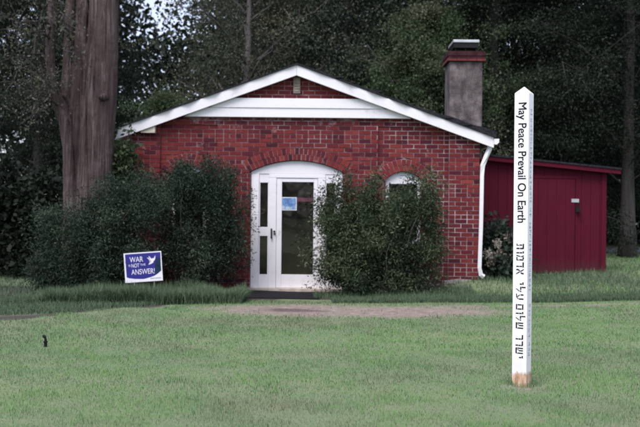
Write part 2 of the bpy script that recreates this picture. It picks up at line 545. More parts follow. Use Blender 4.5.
def blades(name, X, D, h, wd, tint, mat, rng, lean=0.35, parent=None, kind=None):
    n = len(X)
    Z = ground_np(X, D)-0.004
    P = np.stack([X, D, Z], 1)
    a = rng.uniform(0, 2*math.pi, n)
    ld = np.stack([np.cos(a), np.sin(a), np.zeros(n)], 1)
    ln = np.minimum(np.abs(rng.normal(0, lean, n)), 1.2)[:, None]
    upv = np.array([0, 0, 1.0])
    b = rng.uniform(0, 2*math.pi, n)
    sd = np.stack([np.cos(b), np.sin(b), np.zeros(n)], 1)*wd[:, None]*0.5
    h = h[:, None]
    mid = P+upv*h*0.55+ld*ln*h*0.3
    tip = P+upv*h*np.clip(1-ln*0.35, 0.3, 1)+ld*ln*h
    co = np.empty((n, 5, 3), np.float32)
    co[:, 0] = P-sd; co[:, 1] = P+sd; co[:, 2] = mid+sd*0.8; co[:, 3] = tip; co[:, 4] = mid-sd*0.8
    me = bpy.data.meshes.new(name)
    me.vertices.add(n*5); me.loops.add(n*7); me.polygons.add(n*2)
    me.vertices.foreach_set('co', co.ravel())
    b5 = np.arange(0, n*5, 5, dtype=np.int32)[:, None]
    me.loops.foreach_set('vertex_index', (b5+np.array([[0, 1, 2, 4, 4, 2, 3]], dtype=np.int32)).ravel().astype(np.int32))
    me.polygons.foreach_set('loop_start', (np.arange(0, n*7, 7, dtype=np.int32)[:, None]+np.array([[0, 4]], dtype=np.int32)).ravel().astype(np.int32))
    me.attributes.new('tint', 'FLOAT', 'POINT').data.foreach_set('value', np.repeat(np.asarray(tint, np.float32), 5))
    me.update(calc_edges=True)
    return link(name, me, mat, parent)

M['grass'] = leaf_mat('grass_blade', (0.175,0.205,0.118), (0.100,0.232,0.086), (0.155,0.308,0.092), 0.12, 0.6, 0.75)
M['border'] = leaf_mat('border_and_shade_blade', (0.035,0.055,0.034), (0.07,0.115,0.062), (0.13,0.19,0.105), 0.15, 0.55, 0.4)  # real border grass, and the blades that paint shade on the back lawn
# ------------------------------------------------------------------ house
D0 = 16.55                     # depth of the front wall plane
def H(px, py, d=D0):
    p = W(px, py, d); return (p.x, p.z)
house_o = Vector((H(305, 291)[0], D0, 0.0))
house = empty('brick_house', (0, 0, 0))
tag(house, 'small red brick house with white painted gable boards and a white glazed front door', 'house')

XL, XR = H(132, 200)[0], H(478.5, 200)[0]
PEAK = H(297, 66); LEND = H(120, 128.8); REND = H(493, 138.2)
SLL = (PEAK[1]-LEND[1])/(PEAK[0]-LEND[0]); SLR = (PEAK[1]-REND[1])/(REND[0]-PEAK[0])
def rake(x):
    return PEAK[1]-(PEAK[0]-x)*SLL if x < PEAK[0] else PEAK[1]-(x-PEAK[0])*SLR
COURSE, BL = 0.0815, 0.225
BOARD = 0.192                  # vertical depth of the rake boards

class Arch:
    def __init__(s, x0, x1, zs, rise, zb, ring):
        s.x0, s.x1, s.zs, s.zb, s.ring = x0, x1, zs, zb, ring
        s.c = (x0+x1)/2; h = (x1-x0)/2
        s.R = (h*h+rise*rise)/(2*rise); s.cz = zs+rise-s.R; s.h = h
    def span(s, z, grow):
        if z < s.zb: return None
        if z < s.zs: 
            return (s.x0, s.x1)
        r = s.R+grow; dz = z-s.cz
        if dz >= r: return None
        q = math.sqrt(r*r-dz*dz)
        a = math.asin(s.h/s.R)+0.03
        lim = math.tan(a)*dz
        q = min(q, lim)
        return (s.c-q, s.c+q)
    def top(s, x):
        return s.cz+math.sqrt(max(0, s.R**2-(x-s.c)**2))

dz0 = H(297, 172)[1]
door_arch = Arch(H(250.5,200)[0], H(342.5,200)[0], dz0, H(297,160.5)[1]-dz0, -0.3, 0.235)
wz0 = H(403, 180.5)[1]
win_arch = Arch(H(385.5,200)[0], H(421,200)[0], wz0, H(403,171.5)[1]-wz0, H(403,243)[1], 0.225)
wl0 = H(189, 174.5)[1]
win_left = Arch(H(171.5,200)[0], H(207.5,200)[0]-0.02, wl0, H(189,165.5)[1]-wl0, H(189,243)[1], 0.225)
ARCHES = [door_arch, win_arch, win_left]

segs = []                      # (x0, x1, protrusion)
cuts = [XL, H(160,200)[0], H(217,200)[0], H(352,200)[0], H(377,200)[0], H(448.5,200)[0], XR]
prot = [0.035, 0.0, 0.0, 0.028, 0.0, 0.04]
prot = [0.06, 0.0, 0.028, 0.055, 0.0, 0.07]
for i in range(6): segs.append((cuts[i], cuts[i+1], prot[i]))

random.seed(11)
bm_, mm_ = MB(), MB()
TOPZ = PEAK[1]
nrow = int((TOPZ+0.4)/COURSE)+1
for r in range(nrow):
    z0 = -0.35+r*COURSE; z1 = z0+COURSE; zc = (z0+z1)/2
    header = (r % 6 == 3)
    for si, (sx0, sx1, pr) in enumerate(segs):
        if z0 > H(300, 121)[1]: pr = 0.0
        elif z0 > H(300, 124)[1]-COURSE*0.4: pr = 0.03
        yb = D0-pr
        spans = [(sx0, sx1)]
        mspans = [(sx0, sx1)]
        for A in ARCHES:
            for lst, g in ((spans, A.ring), (mspans, A.ring*0.5)):
                q = A.span(zc, g)
                if q is None: continue
                out = []
                for a, b in lst:
                    if q[1] <= a or q[0] >= b: out.append((a, b)); continue
                    if q[0] > a: out.append((a, q[0]))
                    if q[1] < b: out.append((q[1], b))
                lst[:] = out
        # under the rake boards
        def cliprake(a, b, z):
            l = PEAK[0]-(PEAK[1]-0.03-z)/SLL; rr = PEAK[0]+(PEAK[1]-0.03-z)/SLR
            return max(a, l), min(b, rr)
        for a, b in mspans:
            a, b = cliprake(a, b, z1)
            if b-a > 0.01: mm_.box(a, b, yb+0.009, D0+0.2, z0, z1)
        for a, b in spans:
            a, b = cliprake(a, b, z1)
            if b-a < 0.03: continue
            L = BL*0.5 if header else BL
            off = (0 if r % 2 else 0.5)*L
            k0 = math.floor((a-sx0+off)/L)
            x = sx0-off+k0*L
            while x < b-0.004:
                u0, u1 = max(x, a), min(x+L, b)
                if u1-u0 > 0.022:
                    g = 0.0080
                    dy = random.uniform(-0.003, 0.004); dzr = random.uniform(-0.0015, 0.0015)
                    t = min(1, max(0, random.gauss(0.5, 0.22)))
                    if random.random() < 0.06: t = random.uniform(0, 0.12)
                    l0 = l1 = u0+(g if u0 > a+1e-6 else 0.002); r0 = r1 = u1-(g if u1 < b-1e-6 else 0.002)
                    for A in ARCHES:
                        q = A.span(zc, A.ring)
                        if q is None: continue
                        qb = A.span(z0+g, A.ring) or q; qt = A.span(z1-g, A.ring) or (A.c, A.c)
                        if abs(u1-q[0]) < 1e-6: r0, r1 = qb[0]-0.004, qt[0]-0.004
                        if abs(u0-q[1]) < 1e-6: l0, l1 = qb[1]+0.004, qt[1]+0.004
                    jx = [random.uniform(-0.0012, 0.0012) for _ in range(4)]
                    bm_.prism([(l0+jx[0], z0+g+dzr), (max(r0, l0+.004)+jx[1], z0+g+dzr+jx[2]), (max(r1, l1+.004)+jx[2], z1-g+dzr), (l1+jx[3], z1-g+dzr+jx[0])], yb+dy, yb+0.11, t)
                x += L
for A, apr in zip(ARCHES, (0.030, 0.042, 0.042)):               # two rings of bricks on edge over each arch
    half = math.asin(A.h/A.R)
    for ring in range(2):
        r0 = A.R+ring*A.ring*0.5+0.003; r1 = A.R+(ring+1)*A.ring*0.5-0.006
        n = max(5, int(round(2*half*r0/0.075)))
        for k in range(n):
            a0 = -half-0.02+(2*half+0.04)*k/n; a1 = -half-0.02+(2*half+0.04)*(k+1)/n
            ga = 0.0075/r0
            a0 += ga; a1 -= ga
            pts = [(A.c+r0*math.sin(a0), A.cz+r0*math.cos(a0)), (A.c+r0*math.sin(a1), A.cz+r0*math.cos(a1)),
                   (A.c+r1*math.sin(a1), A.cz+r1*math.cos(a1)), (A.c+r1*math.sin(a0), A.cz+r1*math.cos(a0))]
            dy = random.uniform(-0.004, 0.003)
            bm_.prism(pts, D0-0.004-apr+dy, D0+0.14, min(1, max(0, random.gauss(0.5, 0.25))))
for A, apr in zip(ARCHES, (0.030, 0.042, 0.042)):      # mortar bed behind the arch bricks
    half = math.asin(A.h/A.R); n = 24
    for k in range(n):
        a0 = -half-0.02+(2*half+0.04)*k/n; a1 = -half-0.02+(2*half+0.04)*(k+1)/n
        r0 = A.R+0.006; r1 = A.R+A.ring-0.002
        mm_.prism([(A.c+r0*math.sin(a0), A.cz+r0*math.cos(a0)), (A.c+r0*math.sin(a1), A.cz+r0*math.cos(a1)),
                   (A.c+r1*math.sin(a1), A.cz+r1*math.cos(a1)), (A.c+r1*math.sin(a0), A.cz+r1*math.cos(a0))], D0+0.004-apr, D0+0.0085-apr)
wall = bm_.build('wall', M['brick'], house)
mm_.build('mortar', M['mortar'], wall)

# side and rear walls, closed box behind the front wall
DEP = 7.6
sw = MB()
ez = min(rake(XL), rake(XR))-0.22
sw.box(XL+0.003, XL+0.25, D0+0.21, D0+DEP, -0.4, rake(XL)-0.10)
sw.box(XR-0.25, XR-0.003, D0+0.21, D0+DEP, -0.4, rake(XR)-0.10)
sw.prism([(XL+0.25,-0.4),(XR-0.25,-0.4),(XR-0.25,rake(XR-0.25)-0.12),(PEAK[0],PEAK[1]-0.12),(XL+0.25,rake(XL+0.25)-0.12)], D0+DEP-0.25, D0+DEP-0.003)
sw.build('rear_wall', M['side_brick'], house)
fl = MB(); fl.box(XL+0.25, XR-0.25, D0+0.2, D0+DEP-0.25, -0.05, 0.0)
fl.build('interior_floor', plain('interior_boards', (0.16,0.11,0.07), 0.5), house)
ip = MB()
ip.box(XL+0.9, XR-0.9, D0+3.0, D0+3.1, 0, 2.6)
ip.box(XL+1.2, XR-1.2, D0+1.5, D0+1.6, 0.0, 1.32)  # low inner wall added to lighten the lower part of the door glass
ip.build('partition_and_added_low_wall', M['interior'], house)
fnd = MB()
fx0, fx1 = H(441,279)[0], H(471,279)[0]
fnd.prism([(fx0, 0.02),(fx1, 0.10),(fx1-0.01, H(471,279.5)[1]),(fx1-0.25, H(455,278.5)[1]),(fx0+0.06, H(444,280.5)[1])], D0-0.14, D0-0.046)
fnd.build('footing', plain('footing_concrete', (0.33,0.30,0.29), 0.95, var=0.3, scale=12), house)

# roof: two slabs with shingles, a little ragged along the gable edge
YF, YB = D0-0.20, D0+DEP+0.2
def roof_slab(xa, xb, side):
    n = 26
    m = MB()
    yend = lambda i: YF-0.03+0.02*math.sin(i*1.7)+0.012*math.sin(i*4.3)
    top, bot = [], []
    for i in range(n+1):
        x = xa+(xb-xa)*i/n
        z = rake(x)
        h = (0.022+0.010*abs(math.sin(i*2.3))+0.008*math.sin(i*5.1))*(0.5 if side < 0 else 1)+(0.075*max(0, (i/n-0.62)/0.38)**0.7 if side > 0 else 0)
        for y in (yend(i), YB): top.append((x, y, z+h))
        for y in (yend(i), YB): bot.append((x, y, z-0.012))
    vs = top+bot; o = len(top)
    fs = []
    for i in range(n):
        a = 2*i
        fs += [(a, a+2, a+3, a+1), (o+a, o+a+1, o+a+3, o+a+2), (a, o+a, o+a+2, a+2), (a+1, a+3, o+a+3, o+a+1)]
    fs += [(0, 1, o+1, o), (2*n, o+2*n, o+2*n+1, 2*n+1)]
    if side < 0: pass
    m.add(vs, fs)
    return m
rf = roof_slab(LEND[0]+0.03, PEAK[0], -1)
rf2 = roof_slab(PEAK[0], REND[0]+0.02, 1)
rf.add(rf2.v, rf2.f)
# curled shingle scraps along the right slope
for px_, s_ in ((338,.05),(352,.04),(377,.05),(428,.05),(447,.06),(466,.06)):
    x = H(px_, 90)[0]; z = rake(x)+0.03
    rf.box(x-s_, x+s_*1.3, YF-0.045, YF+0.18, z, z+0.025)
roof = rf.build('roof', M['shingle'], house)
# deck under the shingles keeps the room dark
dk = MB()
for xa, xb in ((XL-0.05, PEAK[0]), (PEAK[0], XR+0.05)):
    za, zb = rake(xa)-0.02, rake(xb)-0.02
    dk.add([(xa,D0+0.21,za),(xb,D0+0.21,zb),(xb,YB-.1,zb),(xa,YB-.1,za),(xa,D0+0.21,za-.08),(xb,D0+0.21,zb-.08),(xb,YB-.1,zb-.08),(xa,YB-.1,za-.08)],
           [(0,1,2,3),(7,6,5,4),(0,4,5,1),(1,5,6,2),(2,6,7,3),(3,7,4,0)])
dk.build('roof_deck', M['tan'], house)

# rake boards and the two frieze boards
def rakeboard(xa, xb, y0, y1, drop, th):
    za, zb = rake(xa)-drop, rake(xb)-drop
    return [(xa, za-th), (xb, zb-th), (xb, zb), (xa, za)]
rbL = MB(); q_ = rakeboard(LEND[0], PEAK[0]-0.0015, 0, 0, 0.012, BOARD)
q_[0] = (LEND[0]-0.055, q_[0][1]-0.02); q_[3] = (LEND[0]+0.055, rake(LEND[0]+0.055)-0.012)
rbL.prism(q_, YF, YF+0.035)
rbL.build('rake_board', M['white'], house, bevel=0.004)
rbR = MB(); rbR.prism(rakeboard(PEAK[0]+0.0015, REND[0]-0.02, 0, 0, 0.012, BOARD), YF, YF+0.035)
rbR.build('rake_board', M['white'], house, bevel=0.004)
sof = MB()
for xa, xb in ((LEND[0], PEAK[0]-0.002), (PEAK[0]+0.002, REND[0]-0.02)):
    za, zb = rake(xa)-0.03, rake(xb)-0.03
    sof.add([(xa,YF+.036,za),(xb,YF+.036,zb),(xb,D0-.05,zb),(xa,D0-.05,za),(xa,YF+.036,za-.02),(xb,YF+.036,zb-.02),(xb,D0-.05,zb-.02),(xa,D0-.05,za-.02)],
            [(0,1,2,3),(7,6,5,4),(0,4,5,1),(1,5,6,2),(2,6,7,3),(3,7,4,0)])
sof.build('soffit', M['white'], house)
zt, zm, zb_ = H(297, 99.3)[1], H(297, 109)[1], H(297, 118.2)[1]
def under(z): return (PEAK[0]-(PEAK[1]-0.05-z)/SLL, PEAK[0]+(PEAK[1]-0.05-z)/SLR)
def frieze(z0, z1, y0, y1, name):
    l0, r0 = under(z0+BOARD*0.85); l1, r1 = under(z1+BOARD*0.55)
    m = MB(); m.prism([(l0, z0), (r0, z0), (r1, z1), (l1, z1)], y0, y1)
    return m.build(name, M['white'], house, bevel=0.004)
frieze(zm+0.002, zt, D0-0.13, D0-0.01, 'frieze_board')
frieze(zb_, zm, D0-0.115, D0-0.008, 'frieze_board')
blk = MB(); x0, z0 = H(142.5, 133.5); x1, z1 = H(156.5, 128)
blk.prism([(x0, z0), (x1, z0), (x1, rake(x1)-BOARD+0.02), (x0, rake(x0)-BOARD+0.03)], D0-0.17, D0-0.051)
blk.build('eave_block', M['tan'], house)
# eave fascias, right gutter and downspout
fa = MB()
fa.box(LEND[0]-0.004, LEND[0]+0.022, YF+0.04, YB, LEND[1]-0.19, LEND[1]-0.03)
fa.build('eave_board', M['white'], house)
gx0 = REND[0]-0.018
gu = MB()
zg = REND[1]-0.03
prof = [(gx0, zg), (gx0, zg-0.10), (gx0+0.045, zg-0.105), (gx0+0.085, zg-0.07), (gx0+0.09, zg), (gx0+0.082, zg), (gx0+0.076, zg-0.065), (gx0+0.04, zg-0.095), (gx0+0.008, zg-0.09), (gx0+0.008, zg)]
gu.prism(prof, YF-0.02, YB)
gu.prism([(gx0, zg), (gx0, zg-0.10), (gx0+0.045, zg-0.105), (gx0+0.085, zg-0.07), (gx0+0.09, zg)], YF-0.026, YF-0.0215)
gut = gu.build('gutter', M['white'], house)
ds_ = MB()
yS = D0-0.09
pts = [W(490,143.5,yS), W(489.5,149,yS), W(485.5,158,yS), W(482.5,166,yS), W(482,175,yS)]
pts += [W(481,225,yS), W(479.5,268,yS), W(481,275,yS), W(484,277,yS)]
ds_.tube([(p.x, yS, p.z) for p in pts], 0.052, 4)
ds_.build('downspout', M['white'], house, bevel=0.01)
# gable lamp / vent
gl = MB(); a = H(293.4, 93.5); b = H(300.4, 78)
gl.box(a[0], b[0], D0-0.06, D0-0.005, a[1], b[1])
for k in range(5):
    zz = a[1]+0.03+k*0.05
    gl.box(a[0]+0.015, b[0]-0.015, D0-0.072, D0-0.061, zz, zz+0.028)
gl.build('gable_vent', plain('vent_metal', (0.23,0.20,0.16), 0.6, var=0.3, scale=12), house)

# ---- front door unit
DY = D0+0.03                   # face of the frame, set back in the wall
def fr(m, px0, py0, px1, py1, y0, y1):
    a = H(px0, py1); b = H(px1, py0); m.box(a[0], b[0], y0, y1, a[1], b[1])
SILL = H(296, 288.3)[1]
frame = MB()
A = door_arch
pts = [(A.x0+0.003, A.zs-0.02), (A.x1-0.003, A.zs-0.02)]
for k in range(25):
    x = A.x1-0.003-(A.x1-A.x0-0.006)*k/24
    pts.append((x, A.top(x)-0.006))
pts[1:1] = []
headbot = H(296, 174.2)[1]
pts[0] = (A.x0+0.003, headbot); pts[1] = (A.x1-0.003, headbot)
frame.prism(pts, DY, DY+0.06)
xj = [H(p, 230)[0] for p in (250.7, 258.5, 268.5, 276.0, 317.5, 325.0, 335.5, 342.3)]
zh = headbot-0.002
frame.box(xj[0], xj[1], DY-0.012, DY+0.08, SILL, zh)                 # outer stiles
frame.box(xj[6], xj[7], DY-0.012, DY+0.08, SILL, zh)
frame.box(xj[2], xj[3], DY-0.006, DY+0.08, SILL, zh-0.07)              # posts
frame.box(xj[4], xj[5], DY-0.006, DY+0.08, SILL, zh-0.07)
frame.box(xj[2], xj[5], DY-0.006, DY+0.08, zh-0.068, zh)              # head
door_frame = frame.build('door_frame', M['white'], house, bevel=0.006)
# sidelights
for a, b in ((1, 2), (5, 6)):
    sl = MB()
    zt_, zu, zl, zp = [H(262, y)[1] for y in (182.5, 227, 236, 274.5)]
    x0, x1 = xj[a]+0.001, xj[b]-0.001
    sl.box(x0, x1, DY+0.01, DY+0.06, zt_, zh-0.002)
    sl.box(x0, x1, DY+0.01, DY+0.06, zl, zu)
    sl.box(x0, x1, DY+0.012, DY+0.06, SILL+0.001, zp)
    sl.box(x0, x0+0.022, DY+0.014, DY+0.058, zp+0.001, zl-0.001); sl.box(x1-0.02, x1, DY+0.014, DY+0.058, zp+0.001, zl-0.001)
    sl.box(x0, x0+0.022, DY+0.014, DY+0.058, zu+0.001, zt_-0.001); sl.box(x1-0.02, x1, DY+0.014, DY+0.058, zu+0.001, zt_-0.001)
    s = sl.build('sidelight', M['white'], house, bevel=0.003)
    g = MB(); g.box(x0+0.0225, x1-0.0205, DY+0.03, DY+0.036, zp+0.0015, zl-0.0015); g.box(x0+0.0225, x1-0.0205, DY+0.03, DY+0.036, zu+0.0015, zt_-0.0015)
    g.build('pane', M['glass'], s)
# storm door
dr = MB()
x0, x1 = xj[3]+0.004, xj[4]-0.004
gx_0, gx_1 = H(281.5, 230)[0], H(313.3, 230)[0]
gz_0, gz_1 = H(297, 274.7)[1], H(297, 182)[1]
ztop = zh-0.074
dr.box(x0, gx_0, DY+0.006, DY+0.045, SILL+0.004, ztop); dr.box(gx_1, x1, DY+0.006, DY+0.045, SILL+0.004, ztop)
dr.box(gx_0+0.0005, gx_1-0.0005, DY+0.008, DY+0.045, SILL+0.004, gz_0); dr.box(gx_0+0.0005, gx_1-0.0005, DY+0.008, DY+0.045, gz_1, ztop)
door = dr.build('door', M['white'], house, bevel=0.004)
g = MB(); g.box(gx_0+0.002, gx_1-0.002, DY+0.022, DY+0.028, gz_0+0.002, gz_1-0.002); g.build('pane', M['glass'], door)
hn = MB()
p = H(270.6, 238.5); q = H(271.9, 228.5)
hn.box(p[0], q[0]+0.006, DY-0.045, DY-0.030, p[1], q[1]); hn.box(p[0]+.004, q[0]+0.002, DY-0.031, DY-0.006, q[1]-0.03, q[1]-.012); hn.box(p[0]+.004, q[0]+0.002, DY-0.031, DY-0.006, p[1]+.012, p[1]+0.03)
hn.build('handle', M['black'], door)
lk = MB(); p = H(274.0, 231.5)
lk.lathe([(0.0,0.0)], (0,0,0), 3) if False else None
lk.box(p[0]-0.012, p[0]+0.022, DY-0.03, DY-0.006, p[1]-0.012, p[1]+0.016); lk.box(p[0]-0.008, p[0]+0.03, DY-0.028, DY-0.008, p[1]-0.05, p[1]-0.034)
lk.build('lock', M['black'], door)
# poster and strip inside the glass
def poster_mat():
    t = NT('blue_poster'); v = t.coord()
    n = t.noise(v, 9, 5, 0.6)
    t.base(t.ramp(n, [(0.35, (0.06,0.14,0.34)), (0.5, (0.14,0.27,0.50)), (0.62, (0.42,0.52,0.62))])); return t.m
po = MB(); a = H(282.0, 209.3); b = H(295.8, 198.0); po.box(a[0], b[0], DY+0.013, DY+0.016, a[1], b[1])
pst = po.build('poster', poster_mat(), door)
pb = MB(); a2 = H(281.5, 210.3); b2 = H(296.7, 197.2); pb.box(a2[0], b2[0], DY+0.017, DY+0.020, a2[1], b2[1]); pb.build('poster_border', plain('poster_paper', (0.62,0.66,0.72), 0.7), pst)
ps = MB(); a = H(297.2, 201.5); b = H(313.0, 197.8); ps.box(a[0], b[0], DY+0.013, DY+0.016, a[1], b[1]); ps.build('strip_notice', plain('red_strip', (0.10,0.025,0.045), 0.6, var=0.5, scale=14), door)
ths = MB(); ths.box(A.x0-0.02, A.x1+0.02, D0-0.10, DY+0.10, SILL-0.075, SILL-0.001)
ths.build('door_sill', plain('sill_stone', (0.50,0.44,0.37), 0.85, var=0.3, scale=10), house)

# ---- arched window beside the door
for A, pyh in ((win_arch, 184), (win_left, 178)):
    wf = MB()
    hb = H(A.c/D0*F+320, pyh)[1]
    pts = [(A.x0+0.003, hb), (A.x1-0.003, hb)]
    for k in range(17):
        x = A.x1-0.003-(A.x1-A.x0-0.006)*k/16
        pts.append((x, A.top(x)-0.005))
    wf.prism(pts, DY, DY+0.05)
    zb2 = A.zb
    wf.box(A.x0+0.003, A.x0+0.065, DY, DY+0.06, zb2, hb-0.002); wf.box(A.x1-0.065, A.x1-0.003, DY, DY+0.06, zb2, hb-0.002)
    wf.box(A.x0+0.066, A.x1-0.066, DY+.004, DY+0.055, zb2, zb2+0.06); wf.box(A.x0+0.066, A.x1-0.066, DY+.004, DY+0.055, (zb2+hb)/2-0.02, (zb2+hb)/2+0.025)
    win = wf.build('window', M['white'], house, bevel=0.004)
    g = MB(); g.box(A.x0+0.0665, A.x1-0.0665, DY+0.025, DY+0.031, zb2+0.061, hb-0.003); g.build('pane', M['glass'], win)
    g = MB(); g.box(A.x0-0.04, A.x1+0.04, D0-0.05, D0+0.12, zb2-0.07, zb2-0.002); g.build('sill', M['white'], win)

# ---- chimney
cd0, cd1 = D0+0.75, D0+1.42
cx0, cx1 = W(449.6, 90, cd0).x, W(482.4, 90, cd0).x
cz0, cz1 = rake((cx0+cx1)/2)-0.5, W(465, 61.5, cd0).z
ch = MB()
nn = 14
for i in range(nn):            # slightly uneven stucco shaft, one skin
    pass
ch.box(cx0, cx1, cd0, cd1, cz0, cz1)
chim = ch.build('chimney', M['stucco'], house, bevel=0.02)
cb = MB()
rows = [(0.055, 0.052), (0.035, 0.05), (0.045, 0.095)]
z = cz1+0.002
random.seed(5)
cb2 = MB()
for out, h in rows:
    x = cx0-out
    L = (cx1-cx0+2*out)/4
    for k in range(4):
        (cb2 if out == 0.055 else cb).box(x+k*L+0.004, x+(k+1)*L-0.004, cd0-out, cd1+out, z+0.004, z+h-0.004, random.uniform(0.0, 0.22) if out != 0.055 else random.uniform(0.45, 0.7))
    z += h
crown_top = z
cb.build('chimney_crown', plain('sooty_brick', (0.045,0.016,0.020), 0.9, var=0.4, scale=9), chim)
cb2.build('chimney_band', plain('band_brick', (0.12,0.020,0.022), 0.9, var=0.3, scale=9), chim)
mo = MB(); mo.box(cx0-0.02, cx1+0.02, cd0-0.022, cd1+0.022, cz1+0.001, crown_top-0.006); mo.build('crown_mortar', plain('sooty_mortar', (0.09,0.05,0.05), 0.9), chim)
cp = MB()
p0, p1 = W(454, 45, cd0).x, W(478.5, 45, cd0).x
zt0 = W(466, 42.6, cd0).z; zt1 = W(466, 39.6, cd0).z
for xx in (p0+0.03, (p0+p1)/2-0.02, p1-0.05):
    for yy in (cd0+0.05, cd1-0.08): cp.box(xx, xx+0.025, yy, yy+0.02, crown_top-0.004, zt0-0.101)
cp.box(p0, p1, cd0, cd1, zt0-0.10, zt0-0.002)
cp.box(p0+0.08, p1-0.08, cd0+0.12, cd1-0.12, crown_top-0.003, zt0-0.102)
cpm = cp.build('chimney_cap', M['black'], chim)
lid = MB(); lid.box(p0-0.015, p1+0.015, cd0-0.02, cd1+0.02, zt0, zt1-0.005)
lid.build('cap_lid', M['steel'], cpm, bevel=0.006)
fls = MB()
xa, xb = W(443, 120, cd0).x, W(491, 120, cd0).x
xb = min(xb, REND[0]-0.08)
fls.add([(xa,cd0-.45,rake(xa)+.02),(xb,cd0-.45,rake(xb)+.06),(xb,cd1+.2,rake(xb)+.02),(xa,cd1+.2,rake(xa)+.02),
         (xa+.05,cd0-.05,rake(xa)+.05),(xb-.02,cd0-.05,rake(xb)+.20),(xb-.02,cd1+.1,rake(xb)+.20),(xa+.05,cd1+.1,rake(xa)+.05)],
        [(3,2,1,0),(4,5,6,7),(0,1,5,4),(1,2,6,5),(2,3,7,6),(3,0,4,7)])
fls.build('flashing', M['shingle'], chim)

# ------------------------------------------------------------------ shed
DS = 19.2
def S(px, py, d=DS):
    p = W(px, py, d); return (p.x, p.z)
shed = empty('garden_shed', (S(545, 270)[0], DS, gz(S(545,270)[0], DS)))
tag(shed, 'dark red board shed with a sloping roof and a padlocked door behind the white pole', 'shed')
def off(m):                    # shift from world into the shed's frame
    o = shed.location
    m.v = [(v[0]-o.x, v[1]-o.y, v[2]-o.z) for v in m.v]; return m
sx0, sx1 = S(470, 220)[0], S(605.5, 220)[0]
tl, tr = S(470, 154)[1], S(605.5, 168)[1]
slope = (tr-tl)/(sx1-sx0)
SDEP = 3.2
sb = MB(); sbz = -0.2+CZ-1.3
def stop(x): return tl+(x-sx0)*slope
bw = 0.20
x = sx0; i = 0
while x < sx1-0.01:            # grooved siding on the front
    u = min(x+bw, sx1)
    sb.prism([(x+0.004, sbz), (u-0.004, sbz), (u-0.004, stop(u)-0.04), (x+0.004, stop(x)-0.04)], DS, DS+0.02)
    x = u
sb.prism([(sx0, sbz), (sx1, sbz), (sx1, stop(sx1)-0.03), (sx0, stop(sx0)-0.03)], DS+0.012, DS+SDEP)
off(sb).build('wall', M['shed'], shed)
ft = MB()
xe = S(619, 170)[0]
ft.add(MB().prism([(sx0-0.1, stop(sx0-0.1)-0.11), (xe-0.01, stop(xe)-0.11), (xe-0.01, stop(xe)-0.02), (sx0-0.1, stop(sx0-0.1)-0.02)], DS-0.16, DS-0.135).v, MB().prism([(0,0),(1,0),(1,1),(0,1)],0,1).f)
off(ft).build('fascia', M['shed'], shed)
ct = MB(); ct.box(sx1-0.09, sx1+0.012, DS-0.018, DS-0.001, sbz, stop(sx1)-0.05)
off(ct).build('corner_trim', M['shed'], shed)
sr = MB(); sr.add(MB().prism([(sx0-0.12, stop(sx0-0.12)-0.018), (xe, stop(xe)-0.018), (xe, stop(xe)+0.022), (sx0-0.12, stop(sx0-0.12)+0.022)], DS-0.18, DS+SDEP+0.15).v, MB().prism([(0,0),(1,0),(1,1),(0,1)],0,1).f)
off(sr).build('roof', M['shingle'], shed)
sd = MB()
dx0, dx1 = S(519, 220)[0], S(574.8, 220)[0]
dzb, dzt = gz(dx0, DS)+0.05, S(555, 179)[1]
x = dx0
while x < dx1-0.01:
    u = min(x+0.199, dx1); sd.box(x+0.003, u-0.003, DS-0.03, DS-0.005, dzb, dzt); x = u
sd.box(dx0, dx1, DS-0.022, DS-0.003, dzb+0.003, dzt-0.003)
sdoor = off(sd).build('door', M['shed'], shed)
dtm = MB()
dtm.box(dx0-0.06, dx1+0.05, DS-0.022, DS-0.003, dzt+0.012, dzt+0.075); dtm.box(dx1+0.010, dx1+0.05, DS-0.02, DS-0.003, dzb, dzt+0.010)
off(dtm).build('door_trim', M['shed'], shed)
hs = MB(); p = S(574.5, 201)
hs.box(p[0]-0.075, p[0]+0.085, DS-0.042, DS-0.031, p[1]-0.03, p[1]+0.045)
off(hs).build('hasp', M['steel'], sdoor)
pdl = MB()
q = S(577, 208.5)
pdl.box(q[0]-0.045, q[0]+0.05, DS-0.085, DS-0.045, q[1]-0.075, q[1]+0.02)
pdl.tube([(q[0]-0.028, DS-0.065, q[1]+0.02), (q[0]-0.028, DS-0.065, q[1]+0.08), (q[0]+0.0, DS-0.065, q[1]+0.105), (q[0]+0.028, DS-0.065, q[1]+0.08), (q[0]+0.028, DS-0.065, q[1]+0.02)], 0.009, 6)
off(pdl).build('padlock', M['black'], sdoor)

# ------------------------------------------------------------------ lettering
def text_mesh(s, size=1.0, extrude=0.0, bold=0.0):
    cu = bpy.data.curves.new('lettering', 'FONT')
    cu.body = s; cu.size = size; cu.extrude = extrude; cu.offset = bold
    o = bpy.data.objects.new('lettering', cu); COL.objects.link(o)
    bpy.context.view_layer.update()
    dg = bpy.context.evaluated_depsgraph_get()
    me = bpy.data.meshes.new_from_object(o.evaluated_get(dg))
    bpy.data.objects.remove(o); bpy.data.curves.remove(cu)
    return me
def fit(me, w, h=None):
    """scale lettering so its box is w by h with its lower left corner at 0,0"""
    co = np.empty(len(me.vertices)*3); me.vertices.foreach_get('co', co); co = co.reshape(-1, 3)
    mn, mx = co.min(0), co.max(0)
    sx = w/(mx[0]-mn[0]); sy = sx if h is None else h/(mx[1]-mn[1])
    co[:, 0] = (co[:, 0]-mn[0])*sx; co[:, 1] = (co[:, 1]-mn[1])*sy
    me.vertices.foreach_set('co', co.ravel()); me.update()
    return me

